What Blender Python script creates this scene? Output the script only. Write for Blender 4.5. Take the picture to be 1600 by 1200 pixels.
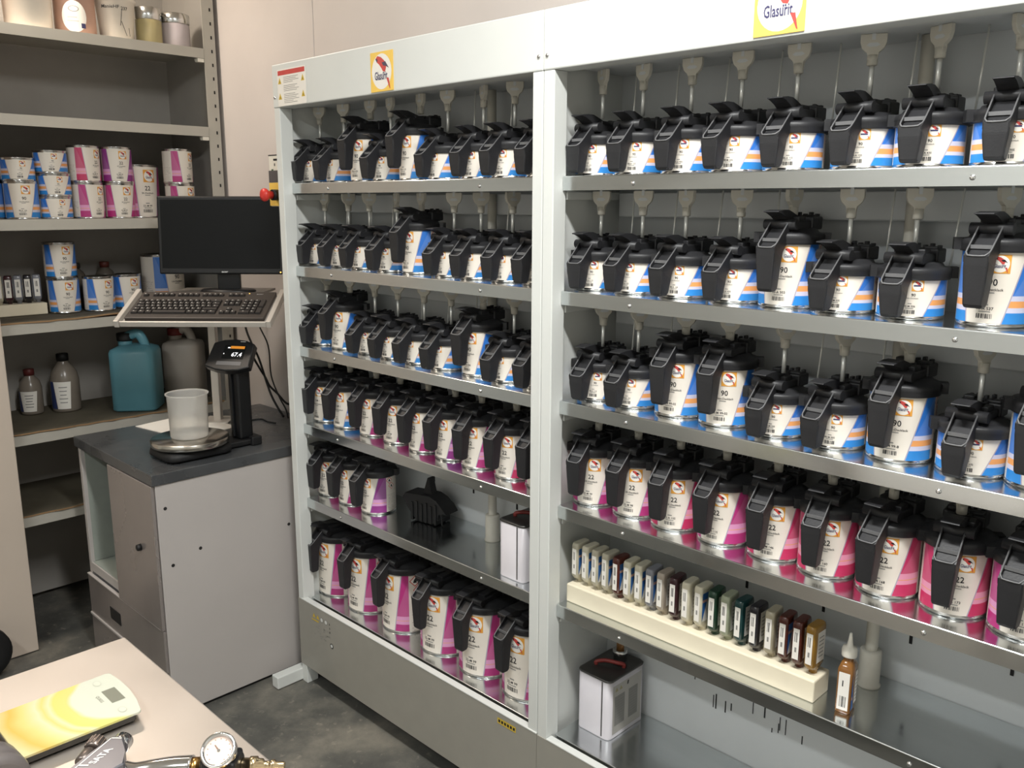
import bpy, bmesh, math, random
from mathutils import Vector, Matrix
from math import radians as R_, sin, cos, pi

for o in list(bpy.data.objects): bpy.data.objects.remove(o, do_unlink=True)
SC = bpy.context.scene
COL = SC.collection
random.seed(7)

# ------------------------------------------------------------------ camera
cam_d = bpy.data.cameras.new('camera'); cam = bpy.data.objects.new('camera', cam_d); COL.objects.link(cam)
SC.camera = cam
FPX, PITCH, YAW, ROLL = 1355.3, R_(11.739), R_(44.506), R_(0.178)
cam_d.sensor_width = 36.0; cam_d.sensor_fit = 'HORIZONTAL'; cam_d.lens = FPX / 1600 * 36.0
cam_d.clip_start = 0.02
fw = Vector((-sin(YAW) * cos(PITCH), cos(YAW) * cos(PITCH), -sin(PITCH)))
rt = Vector((cos(YAW), sin(YAW), 0)); up = rt.cross(fw)
rt2 = rt * cos(ROLL) + up * sin(ROLL); up2 = -rt * sin(ROLL) + up * cos(ROLL)
m = Matrix((rt2, up2, -fw)).transposed().to_4x4(); m.translation = Vector((2.434, -1.449, 1.589))
cam.matrix_world = m

# ------------------------------------------------------------------ world, exposure, large lights
w = bpy.data.worlds.new('world'); SC.world = w; w.use_nodes = True
w.node_tree.nodes['Background'].inputs[0].default_value = (0.75, 0.8, 0.85, 1)
w.node_tree.nodes['Background'].inputs[1].default_value = 0.02
vs = SC.view_settings
vs.view_transform = 'Standard'; vs.look = 'None'; vs.gamma = 1.0; vs.use_curve_mapping = False
vs.exposure = 0.0
LAMPS = [  # name location, rotation, length, power, colour : tubes on the ceiling
    ((2.0, -0.82, 2.70), 0.0, 1.2, 60.0, (0.99, 1.0, 0.99)),
    ((-0.78, -0.62, 2.70), 90.0, 0.6, 17.0, (1.0, 0.87, 0.74)),
    ((1.3, -2.35, 2.70), 0.0, 1.2, 32.0, (0.93, 0.98, 1.0)),
]

# ------------------------------------------------------------------ helpers
def lin(c):
    return tuple((v / 255 / 12.92 if v / 255 <= 0.04045 else ((v / 255 + 0.055) / 1.055) ** 2.4) for v in c)

MATS = {}
def mat(name, rgb, rough=0.5, metal=0.0, noise=0.0, nscale=20.0, bump=0.0, bscale=200.0, spec=0.5, stretch=None, rvar=0.0, trans=0.0, alpha=1.0, emit=None, estr=1.0, coat=0.0, ior=1.45):
    if name in MATS: return MATS[name]
    M = bpy.data.materials.new(name); M.use_nodes = True
    nt = M.node_tree; b = nt.nodes['Principled BSDF']
    c = (*lin(rgb), 1)
    b.inputs['Base Color'].default_value = c; b.inputs['Roughness'].default_value = rough
    b.inputs['Metallic'].default_value = metal; b.inputs['Specular IOR Level'].default_value = spec
    b.inputs['Transmission Weight'].default_value = trans; b.inputs['Alpha'].default_value = alpha
    b.inputs['Coat Weight'].default_value = coat; b.inputs['IOR'].default_value = ior
    if emit:
        b.inputs['Emission Color'].default_value = (*lin(emit), 1); b.inputs['Emission Strength'].default_value = estr
    tc = nt.nodes.new('ShaderNodeTexCoord'); mp = nt.nodes.new('ShaderNodeMapping')
    nt.links.new(tc.outputs['Object'], mp.inputs[0])
    if stretch: mp.inputs['Scale'].default_value = stretch
    n = nt.nodes.new('ShaderNodeTexNoise'); n.inputs['Scale'].default_value = nscale; n.inputs['Detail'].default_value = 5
    nt.links.new(mp.outputs[0], n.inputs['Vector'])
    if noise > 0:
        rp = nt.nodes.new('ShaderNodeValToRGB')
        rp.color_ramp.elements[0].position = 0.3; rp.color_ramp.elements[1].position = 0.72
        rp.color_ramp.elements[0].color = (*[v * (1 - noise) for v in c[:3]], 1)
        rp.color_ramp.elements[1].color = (*[min(1, v * (1 + noise * 0.6)) for v in c[:3]], 1)
        nt.links.new(n.outputs[0], rp.inputs[0]); nt.links.new(rp.outputs[0], b.inputs['Base Color'])
    if rvar > 0:
        mr = nt.nodes.new('ShaderNodeMapRange'); mr.inputs[1].default_value = 0.3; mr.inputs[2].default_value = 0.7
        mr.inputs[3].default_value = max(0, rough - rvar); mr.inputs[4].default_value = min(1, rough + rvar)
        nt.links.new(n.outputs[0], mr.inputs[0]); nt.links.new(mr.outputs[0], b.inputs['Roughness'])
    if bump > 0:
        n2 = nt.nodes.new('ShaderNodeTexNoise'); n2.inputs['Scale'].default_value = bscale
        nt.links.new(mp.outputs[0], n2.inputs['Vector'])
        bp = nt.nodes.new('ShaderNodeBump'); bp.inputs['Strength'].default_value = bump; bp.inputs['Distance'].default_value = 0.002
        nt.links.new(n2.outputs[0], bp.inputs['Height']); nt.links.new(bp.outputs[0], b.inputs['Normal'])
    MATS[name] = M
    return M

def quad_faces(bm, vs, mi=0):
    f = bm.faces.new(vs); f.material_index = mi; return f

def box(bm, lo, hi, bev=0.0, mi=0, seg=2):
    x0, y0, z0 = lo; x1, y1, z1 = hi
    v = [bm.verts.new(p) for p in ((x0,y0,z0),(x1,y0,z0),(x1,y1,z0),(x0,y1,z0),(x0,y0,z1),(x1,y0,z1),(x1,y1,z1),(x0,y1,z1))]
    fs = [bm.faces.new([v[i] for i in q]) for q in ((3,2,1,0),(4,5,6,7),(0,1,5,4),(1,2,6,5),(2,3,7,6),(3,0,4,7))]
    for f in fs: f.material_index = mi
    if bev > 0:
        es = list({e for f in fs for e in f.edges})
        r = bmesh.ops.bevel(bm, geom=es, offset=bev, segments=seg, affect='EDGES', profile=0.5)
        for f in r['faces']: f.material_index = mi
    return v

def prism(bm, pts, axis, a, b, mi=0, bev=0.0):
    """extrude a 2D polygon (counter-clockwise) along axis from a to b; axis x: pts=(y,z), y: pts=(x,z), z: pts=(x,y)"""
    def P(p, t):
        return {'x': (t, p[0], p[1]), 'y': (p[0], t, p[1]), 'z': (p[0], p[1], t)}[axis]
    va = [bm.verts.new(P(p, a)) for p in pts]; vb = [bm.verts.new(P(p, b)) for p in pts]
    n = len(pts); fs = [bm.faces.new(list(reversed(va))), bm.faces.new(vb)]
    for i in range(n): fs.append(bm.faces.new((va[i], va[(i+1) % n], vb[(i+1) % n], vb[i])))
    for f in fs: f.material_index = mi
    if bev > 0:
        r = bmesh.ops.bevel(bm, geom=list({e for f in fs for e in f.edges}), offset=bev, segments=2, affect='EDGES', profile=0.5)
        for f in r['faces']: f.material_index = mi
    bmesh.ops.recalc_face_normals(bm, faces=[f for f in bm.faces])

def lathe(bm, prof, seg=32, c=(0, 0, 0), mi=0, axis='z', caps=True):
    rings = []
    for r, z in prof:
        ring = []
        for i in range(seg):
            a = 2 * pi * i / seg
            x, y = r * cos(a), r * sin(a)
            p = {'z': (x, y, z), 'x': (z, x, y), 'y': (y, z, x)}[axis]
            ring.append(bm.verts.new((p[0] + c[0], p[1] + c[1], p[2] + c[2])))
        rings.append(ring)
    for k in range(len(rings) - 1):
        for i in range(seg):
            f = bm.faces.new((rings[k][i], rings[k][(i+1) % seg], rings[k+1][(i+1) % seg], rings[k+1][i])); f.material_index = mi; f.smooth = True
    if caps:
        f = bm.faces.new(list(reversed(rings[0]))); f.material_index = mi
        f = bm.faces.new(rings[-1]); f.material_index = mi

def cyl(bm, p0, p1, r, seg=12, mi=0, r1=None):
    tube(bm, [p0, p1], r, seg, mi, r1)

def tube(bm, path, r, seg=8, mi=0, r1=None, closed=False):
    path = [Vector(p) for p in path]; rings = []; n = len(path)
    prev = None
    for i, p in enumerate(path):
        t = (path[min(i+1, n-1)] - path[max(i-1, 0)]).normalized()
        if prev is None:
            a = Vector((0, 0, 1)) if abs(t.z) < 0.9 else Vector((1, 0, 0))
            u = t.cross(a).normalized()
        else:
            u = (prev - t * prev.dot(t)).normalized()
        prev = u; v = t.cross(u)
        rr = r if r1 is None else r + (r1 - r) * i / (n - 1)
        rings.append([bm.verts.new(p + (u * cos(2*pi*k/seg) + v * sin(2*pi*k/seg)) * rr) for k in range(seg)])
    for a, b in zip(rings, rings[1:]):
        for k in range(seg):
            f = bm.faces.new((a[k], a[(k+1) % seg], b[(k+1) % seg], b[k])); f.smooth = True; f.material_index = mi
    f = bm.faces.new(list(reversed(rings[0]))); f.material_index = mi
    f = bm.faces.new(rings[-1]); f.material_index = mi

def smooth_path(pts, n=6):
    pts = [Vector(p) for p in pts]; out = []
    P = [pts[0]] + pts + [pts[-1]]
    for i in range(1, len(P) - 2):
        for k in range(n):
            t = k / n; a, b, c, d = P[i-1], P[i], P[i+1], P[i+2]
            out.append(0.5 * ((2*b) + (c-a)*t + (2*a-5*b+4*c-d)*t*t + (3*b-a-3*c+d)*t**3))
    out.append(pts[-1]); return out

def mesh(name, bm, *mats_):
    me = bpy.data.meshes.new(name); bm.normal_update(); bm.to_mesh(me); bm.free()
    for q in mats_: me.materials.append(q)
    return me

def part(name, me, parent=None, loc=(0, 0, 0), rot=(0, 0, 0), label=None, kind=None):
    o = bpy.data.objects.new(name, me); COL.objects.link(o); o.location = loc; o.rotation_euler = rot
    if parent: o.parent = parent
    if label: o['label'] = label
    if kind: o['kind'] = kind
    return o

def tag(o, label, cat, group=None, kind=None):
    o['label'] = label; o['category'] = cat
    if group: o['group'] = group
    if kind: o['kind'] = kind
    return o

def thing(name, label, cat, loc=(0, 0, 0), rz=0.0, group=None):
    o = bpy.data.objects.new(name, None); COL.objects.link(o); o.empty_display_size = 0.05
    o.location = loc; o.rotation_euler = (0, 0, rz)
    return tag(o, label, cat, group)

def bmn(): return bmesh.new()

def boxpart(name, lo, hi, m_, parent, bev=0.002, label=None):
    bm = bmn(); box(bm, lo, hi, bev); return part(name, mesh(name, bm, m_), parent, label=label)

# flat print: list of (verts2d, faces, material index, layer)
_txt = {}
def text2d(s, cap, bold=0.0, narrow=1.0):
    k = (s, bold)
    if k not in _txt:
        cu = bpy.data.curves.new('t', 'FONT'); cu.body = s; cu.size = 1.0; cu.resolution_u = 2; cu.offset = bold
        ob = bpy.data.objects.new('t', cu); COL.objects.link(ob)
        dg = bpy.context.evaluated_depsgraph_get(); dg.update()
        me = bpy.data.meshes.new_from_object(ob.evaluated_get(dg))
        vs_ = [(v.co.x, v.co.y) for v in me.vertices]; fs_ = [tuple(p.vertices) for p in me.polygons]
        bpy.data.objects.remove(ob); bpy.data.curves.remove(cu); bpy.data.meshes.remove(me)
        _txt[k] = (vs_, fs_)
    vs_, fs_ = _txt[k]
    x0 = min(v[0] for v in vs_); x1 = max(v[0] for v in vs_)
    s_ = cap / 0.70
    return [((x - (x0 + x1) / 2) * s_ * narrow, y * s_) for x, y in vs_], fs_

class Flat:
    def __init__(self): self.items = []
    def poly(self, pts, mi, layer=0): self.items.append((list(pts), [tuple(range(len(pts)))], mi, layer))
    def rect(self, cx, cy, w_, h_, mi, layer=0): self.poly([(cx-w_/2, cy-h_/2), (cx+w_/2, cy-h_/2), (cx+w_/2, cy+h_/2), (cx-w_/2, cy+h_/2)], mi, layer)
    def ell(self, cx, cy, rx, ry, mi, layer=0, n=28): self.poly([(cx + rx*cos(2*pi*i/n), cy + ry*sin(2*pi*i/n)) for i in range(n)], mi, layer)
    def text(self, s, cx, cy, cap, mi, layer=0, bold=0.0, narrow=1.0, shear=0.0):
        v, f = text2d(s, cap, bold, narrow); self.items.append(([(x + cx + shear*(y), y + cy - cap/2) for x, y in v], f, mi, layer))
    def barcode(self, cx, cy, w_, h_, mi, layer=0, n=14, seed=1):
        rr = random.Random(seed); ws = [rr.choice((1, 1, 2, 3)) for _ in range(2*n)]; t = sum(ws); x = cx - w_/2
        for i, a in enumerate(ws):
            d = a / t * w_
            if i % 2 == 0: self.rect(x + d/2, cy, d, h_, mi, layer)
            x += d
    def logo(self, cx, cy, s, o, layer=0, ratio=1.0, word=True):
        """orange square, white oval, red parrot, dark lettering; material slots o..o+4: orange, white, red, dark, navy"""
        W, H = s, s * ratio
        def p(*q): return [(cx + a * W, cy + b * H) for a, b in q]
        self.rect(cx, cy, W, H, o, layer)
        self.ell(cx, cy, W * 0.44, H * 0.45, o + 1, layer + 1)
        self.poly(p((-.26,.33),(-.17,.40),(-.02,.36),(.12,.27),(.22,.18),(.20,.06),(.16,-.02),(.06,.00),(.00,.08),(-.10,.18),(-.20,.24)), o + 2, layer + 2)
        self.poly(p((.02,.22),(.18,.24),(.30,.10),(.34,.06),(.20,.12),(.08,.14)), o + 3, layer + 3)
        self.poly(p((-.26,.33),(-.20,.24),(-.16,.27),(-.18,.33)), o + 3, layer + 3)
        if word: self.text('Glasurit', cx - .02 * W, cy - .10 * H, H * .20, o + 4, layer + 4, bold=.018, narrow=.62 * W / H)
        self.text('..', cx + .10 * W, cy + .03 * H, H * .16, o + 4, layer + 4, bold=.03, narrow=.8)
        self.poly(p((.22,-.18),(.32,-.18),(.38,-.46),(.35,-.44)), o + 2, layer + 5)
    def bm(self, step=None, lift=0.0002):
        b = bmn()
        for v, fs, mi, ly in self.items:
            vv = [b.verts.new((x, y, ly * lift)) for x, y in v]
            for f in fs:
                try:
                    q = b.faces.new([vv[i] for i in f]); q.material_index = mi
                except ValueError: pass
        b.normal_update()
        for f in list(b.faces):
            if f.normal.z < 0: f.normal_flip()
        if step:
            xs = [v.co.x for v in b.verts]; x = math.floor(min(xs) / step) * step
            while x < max(xs):
                bmesh.ops.bisect_plane(b, geom=list(b.verts) + list(b.edges) + list(b.faces), plane_co=(x, 0, 0), plane_no=(1, 0, 0)); x += step
        return b
    def on_cyl(self, R, z0=0.0, lift=0.0005):
        b = self.bm(0.0045, 0.00012)
        for v in b.verts:
            t = v.co.x / R; r = R + lift + v.co.z
            v.co = Vector((r * sin(t), -r * cos(t), v.co.y + z0))
        return b
    def on_front(self, lift=0.0004):      # plane facing -Y
        b = self.bm()
        for v in b.verts: v.co = Vector((v.co.x, -lift - v.co.z, v.co.y))
        return b
    def on_right(self, lift=0.0004):      # plane facing +X
        b = self.bm()
        for v in b.verts: v.co = Vector((lift + v.co.z, v.co.x, v.co.y))
        return b
    def on_top(self, lift=0.0004):
        b = self.bm()
        for v in b.verts: v.co.z += lift
        return b

# ------------------------------------------------------------------ materials
m_wall = mat('wall paint', (208, 200, 195), 0.38, noise=0.05, nscale=3, bump=0.05, bscale=60)
def floor_mat():
    M = bpy.data.materials.new('floor concrete'); M.use_nodes = True; nt = M.node_tree; N = nt.nodes; L = nt.links
    b = N['Principled BSDF']; b.inputs['Roughness'].default_value = .55
    tc = N.new('ShaderNodeTexCoord')
    def noise(sc, det): n = N.new('ShaderNodeTexNoise'); n.inputs['Scale'].default_value = sc; n.inputs['Detail'].default_value = det; n.inputs['Roughness'].default_value = .65; L.new(tc.outputs['Object'], n.inputs[0]); return n.outputs[0]
    def ramp(i, stops):
        r = N.new('ShaderNodeValToRGB'); e = r.color_ramp.elements
        while len(e) < len(stops): e.new(.5)
        for q, (p, c) in zip(e, stops): q.position = p; q.color = (*lin(c), 1)
        L.new(i, r.inputs[0]); return r.outputs[0]
    big = ramp(noise(3.2, 8), [(.30, (56, 57, 56)), (.5, (88, 87, 82)), (.66, (122, 118, 108)), (.8, (94, 92, 87))])
    sp = ramp(noise(28, 3), [(.60, (0, 0, 0)), (.70, (150, 150, 150))])
    m1 = N.new('ShaderNodeMix'); m1.data_type = 'RGBA'; L.new(sp, m1.inputs[0]); L.new(big, m1.inputs[6]); m1.inputs[7].default_value = (*lin((164, 156, 142)), 1)
    L.new(m1.outputs[2], b.inputs['Base Color'])
    bp = N.new('ShaderNodeBump'); bp.inputs['Strength'].default_value = .4; bp.inputs['Distance'].default_value = .003; L.new(noise(40, 4), bp.inputs['Height']); L.new(bp.outputs[0], b.inputs['Normal'])
    return M
m_floor = floor_mat()
m_wall2 = mat('side wall paint', (216, 214, 208), 0.6, noise=0.04, nscale=3)
m_ceil = mat('ceiling paint', (225, 222, 214), 0.8, noise=0.03, nscale=3)
m_rack = mat('rack powder coat', (212, 214, 210), 0.42, noise=0.03, nscale=6)
m_rackin = mat('rack inner sheet', (206, 209, 210), 0.42, noise=0.05, nscale=5, rvar=0.1)
m_steel = mat('galvanised shelf steel', (212, 216, 217), 0.18, 1.0, noise=0.04, nscale=9, stretch=(0.6, 4, 4), rvar=0.04)
m_chrome = mat('chrome', (220, 220, 220), 0.12, 1.0, noise=0.03)
m_tin = mat('tin plate', (205, 205, 203), 0.2, 1.0, noise=0.05)
m_black = mat('black lid plastic', (37, 37, 39), 0.45, noise=0.15, nscale=30, bump=0.1, bscale=300)
m_rim = mat('worn edge with highlight tone', (100, 100, 101), 0.35, noise=0.15, nscale=60)  # lighter grey: worn, moulded edge with the rim's highlight put into the colour
m_fork = mat('fork plastic', (204, 200, 188), 0.55, noise=0.06)
m_rodm = mat('bright rod', (232, 232, 226), 0.3, 0.35, noise=0.03)
m_ink = mat('black ink', (30, 30, 32), 0.5, noise=0.05)
m_grey = mat('grey ink', (140, 138, 134), 0.55, noise=0.05)
m_paper = mat('white print', (232, 228, 220), 0.45, noise=0.02)
m_orange = mat('logo orange', (222, 158, 66), 0.45, noise=0.04)
m_red = mat('logo red', (196, 72, 66), 0.45, noise=0.04)
m_navy = mat('logo dark blue', (62, 60, 96), 0.45, noise=0.04)
m_wing = mat('logo wing', (78, 66, 84), 0.45, noise=0.04)
m_yel = mat('sign yellow', (236, 196, 92), 0.45, noise=0.03)
m_tri = mat('warning yellow', (206, 176, 60), 0.45, noise=0.03)
m_shelf = mat('shelving grey paint', (176, 172, 162), 0.5, noise=0.05, nscale=8)
m_shin = mat('shelving inner sheet', (158, 154, 148), 0.6, noise=0.08, nscale=6)
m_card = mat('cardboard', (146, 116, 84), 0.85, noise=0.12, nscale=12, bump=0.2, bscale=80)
m_cardtop = mat('dark board top', (86, 80, 66), 0.85, noise=0.18, nscale=10)  # liner tops: darker and greyer than the cardboard edges
m_cab = mat('cabinet grey lacquer', (182, 176, 172), 0.42, noise=0.03, nscale=4)
m_cabf = mat('cabinet front sheet', (158, 150, 146), 0.26, 0.45, noise=0.10, nscale=5, stretch=(1, 1, .4), rvar=0.06)
m_cabin = mat('cabinet inner', (150, 156, 148), 0.5, noise=0.06)
m_top = mat('dark worktop steel', (96, 98, 100), 0.3, 0.5, noise=0.2, nscale=7, rvar=0.1)
m_dark = mat('black rubber', (22, 22, 23), 0.55, noise=0.1)
m_gloss = mat('black gloss plastic', (17, 18, 20), 0.38, noise=0.05)
m_screen = mat('dark screen', (12, 14, 15), 0.45, noise=0.05, spec=.2)
m_stain = mat('bench stainless steel', (202, 193, 184), 0.40, 0.75, noise=0.06, nscale=4, rvar=0.08)
m_white = mat('white plastic', (226, 222, 210), 0.4, noise=0.02)
m_foam = mat('cream foam tray', (226, 216, 192), 0.6, noise=0.03)
m_silver = mat('silver tray paint', (196, 190, 182), 0.35, 0.3, noise=0.03)
m_key = mat('keyboard key', (44, 40, 38), 0.5, noise=0.08)
m_kb = mat('keyboard case', (58, 52, 48), 0.45, noise=0.06)
m_brass = mat('brass fitting', (180, 140, 84), 0.28, 1.0, noise=0.05)
m_holes = mat('dark hole', (34, 32, 32), 0.8, noise=0.1)
m_beige = mat('beige panel', (200, 186, 172), 0.42, noise=0.03, nscale=3)

def label_mat(name, main, bottom, pale, orange, stops, geo=(-17, -13, 37, 32, 18, 76)):
    M = bpy.data.materials.new(name); M.use_nodes = True; nt = M.node_tree; N = nt.nodes; L = nt.links
    b = N['Principled BSDF']; b.inputs['Roughness'].default_value = 0.38
    uv = N.new('ShaderNodeUVMap'); sp = N.new('ShaderNodeSeparateXYZ'); L.new(uv.outputs[0], sp.inputs[0])
    def ma(op, a, b_=None, c=None):
        n = N.new('ShaderNodeMath'); n.operation = op
        for i, q in enumerate((a, b_, c)):
            if q is None: continue
            if isinstance(q, (int, float)): n.inputs[i].default_value = q
            else: L.new(q, n.inputs[i])
        return n.outputs[0]
    th = ma('MULTIPLY_ADD', sp.outputs[0], 360.0, -180.0); v = sp.outputs[1]
    left = ma('MULTIPLY_ADD', v, geo[1], geo[0]); right = ma('MULTIPLY_ADD', v, geo[3], geo[2])
    e = ma('MAXIMUM', ma('SUBTRACT', left, th), ma('SUBTRACT', th, right))
    ramp = N.new('ShaderNodeValToRGB'); ramp.color_ramp.interpolation = 'CONSTANT'
    cols = [bottom, pale, orange, pale, main]
    el = ramp.color_ramp.elements
    while len(el) < 5: el.new(0.5)
    for i, (s, c) in enumerate(zip([0.0] + list(stops), cols)):
        el[i].position = s; el[i].color = (*lin(c), 1)
    L.new(v, ramp.inputs[0])
    def mix(f, a, b_):
        n = N.new('ShaderNodeMix'); n.data_type = 'RGBA'
        L.new(f, n.inputs['Factor'])
        for i, q in ((6, a), (7, b_)):
            if isinstance(q, tuple): n.inputs[i].default_value = (*lin(q), 1)
            else: L.new(q, n.inputs[i])
        return n.outputs[2]
    white = (226, 218, 206)
    # a lighter facet inside the coloured field
    facet = ma('GREATER_THAN', ma('SUBTRACT', e, ma('MULTIPLY_ADD', v, 30.0, -12.0)), 4.0)
    hi = ma('GREATER_THAN', v, stops[-1])
    col = mix(ma('MULTIPLY', ma('MULTIPLY', facet, hi), 0.07), ramp.outputs[0], (235, 240, 250))
    c1 = mix(ma('GREATER_THAN', e, 0.0), white, (168, 160, 176))
    c2 = mix(ma('GREATER_THAN', e, 2.2), c1, col)
    far = ma('ABSOLUTE', ma('SUBTRACT', th, geo[4]))
    c3 = mix(ma('GREATER_THAN', far, geo[5]), c2, (214, 206, 196))
    # small print lines on the information panel
    wv = N.new('ShaderNodeTexNoise'); wv.inputs['Scale'].default_value = 1.0
    mp = N.new('ShaderNodeMapping'); mp.inputs['Scale'].default_value = (160, 34, 1); L.new(uv.outputs[0], mp.inputs[0]); L.new(mp.outputs[0], wv.inputs[0])
    pr_ = ma('MULTIPLY', ma('GREATER_THAN', wv.outputs[0], 0.53), ma('LESS_THAN', ma('FRACT', ma('MULTIPLY', v, 22.0)), 0.55))
    pr_ = ma('MULTIPLY', pr_, ma('MULTIPLY', ma('GREATER_THAN', far, geo[5] + 6), ma('LESS_THAN', v, 0.5)))
    c4 = mix(ma('MULTIPLY', pr_, 0.55), c3, (120, 112, 110))
    L.new(c4, b.inputs['Base Color'])
    MATS[name] = M; return M

blue = ((46, 112, 196), (44, 128, 200), (196, 196, 216), (226, 156, 92))
LM = {
 ('90', 's'): label_mat('label blue short', *blue, (0.2, 0.29, 0.43, 0.54)),
 ('90', 't'): label_mat('label blue tall', *blue, (0.15, 0.22, 0.31, 0.38)),
 ('22', 't'): label_mat('label magenta tall', (178, 52, 122), (176, 48, 118), (214, 150, 190), (222, 160, 84), (0.19, 0.26, 0.27, 0.37)),
 ('22r', 't'): label_mat('label crimson tall', (190, 50, 98), (190, 46, 92), (222, 150, 176), (222, 160, 84), (0.19, 0.26, 0.27, 0.37)),
 ('22p', 't'): label_mat('label purple tall', (136, 54, 130), (140, 48, 128), (206, 150, 196), (222, 160, 84), (0.19, 0.26, 0.27, 0.37)),
 ('90', 'b'): label_mat('label blue big', *blue, (0.12, 0.19, 0.27, 0.33)),
 ('22', 'b'): label_mat('label magenta big', (178, 52, 122), (170, 46, 116), (214, 150, 190), (222, 160, 84), (0.12, 0.18, 0.19, 0.26), (-18, -8, 30, 18, 10, 54)),
}
# ------------------------------------------------------------------ room shell
def struct(name, lo, hi, m_):
    bm = bmn(); box(bm, lo, hi); o = part(name, mesh(name, bm, m_)); o['kind'] = 'structure'; return o
XL, XR, YB, YF, ZC = -1.42, 3.7, 0.28, -3.3, 2.78
struct('floor', (XL - .1, YF - .1, -.1), (XR + .1, YB + .2, 0), m_floor)
struct('ceiling', (XL - .1, YF - .1, ZC), (XR + .1, YB + .2, ZC + .1), m_ceil)
wb = struct('wall_back', (XL, YB + .03, 0), (XR, YB + .15, ZC), m_holes)
xs = [XL, -0.203, 0.99, 2.18, XR]
for a, b in zip(xs, xs[1:]):
    bm = bmn(); box(bm, (a + .0015, YB, 0), (b - .0015, YB + .04, ZC), 0.002); part('wall_panel', mesh('wall_panel', bm, m_wall), wb)
struct('wall_left', (XL - .1, YF, 0), (XL, YB, ZC), m_wall2)
struct('wall_right', (XR, YF, 0), (XR + .1, YB, ZC), m_wall2)
struct('wall_front', (XL, YF - .1, 0), (XR, YF, ZC), m_wall2)

# ------------------------------------------------------------------ ceiling lamps
m_diff = mat('lamp diffuser', (250, 246, 236), 0.4, emit=(255, 244, 224), estr=6.0)
LN = ['white ceiling strip lamp above the right mixing rack', 'white ceiling strip lamp above the computer corner', 'white ceiling strip lamp behind the steel bench']
for i, (loc, rz, ln, pw, colr) in enumerate(LAMPS):
    t = thing('ceiling_lamp', LN[i], 'lamp', loc, R_(rz), 'ceiling strip lamps')
    bm = bmn(); box(bm, (-ln/2 - .03, -.08, .03), (ln/2 + .03, .08, .08), .006); part('housing', mesh('lamp_housing', bm, m_white), t)
    bm = bmn(); box(bm, (-ln/2, -.065, .008), (ln/2, .065, .03), .004); part('diffuser', mesh('lamp_diffuser', bm, m_diff), t)
    ld = bpy.data.lights.new('lamp_light', 'AREA'); ld.shape = 'RECTANGLE'; ld.size = ln; ld.size_y = .13; ld.energy = pw; ld.color = colr
    lo = bpy.data.objects.new('lamp_light', ld); COL.objects.link(lo); lo.parent = t; lo.location = (0, 0, 0)

# ------------------------------------------------------------------ mixing racks
ZS = [1.648, 1.400, 1.1505, 0.900, 0.651, 0.305]
SHN = ['top', 'second', 'third', 'fourth', 'fifth', 'bottom']
ORD = ['first', 'second', 'third', 'fourth', 'fifth', 'sixth', 'seventh', 'eighth', 'ninth']
YR = -0.03
def make_screw(r=.0045):
    bm = bmn(); lathe(bm, [(r, 0), (r, .001), (r*.8, .0025), (r*.35, .0035)], 10, axis='y')
    for v in bm.verts: v.co.y = -v.co.y
    bmesh.ops.recalc_face_normals(bm, faces=bm.faces[:])
    return mesh('screw', bm, m_chrome)
SCREW = make_screw()

def fork_mesh():
    bm = bmn()
    pts = [(-.028, .0), (.028, .0), (.028, -.018), (.024, -.03), (.016, -.038), (.011, -.04), (.011, -.056), (-.011, -.056), (-.011, -.04), (-.016, -.038), (-.024, -.03), (-.028, -.018)]
    prism(bm, list(reversed(pts)), 'y', -.006, .006, 0, .0015)
    lathe(bm, [(.009, -.068), (.0115, -.066), (.0115, -.045)], 14)
    prism(bm, [(-.015, -.024), (-.008, -.0275), (.008, -.0275), (.015, -.024), (.008, -.019), (-.008, -.019)], 'y', -.0065, .0065, 1)
    box(bm, (-.004, -.007, -.013), (.004, .007, .004), 0, 1)
    for v in bm.verts: v.co *= .76
    return mesh('agitator_fork', bm, m_fork, m_rackin)
FORK = fork_mesh()
def rod_mesh(ln, r):
    bm = bmn(); cyl(bm, (0, 0, 0), (0, 0, -ln), r, 8); return mesh('drive_rod', bm, m_rodm)
ROD = {k: rod_mesh(v, .0042) for k, v in dict(s=.052, t=.012, b=.01, n=.10).items()}
GUIDE = rod_mesh(.15, .0018)

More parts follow.
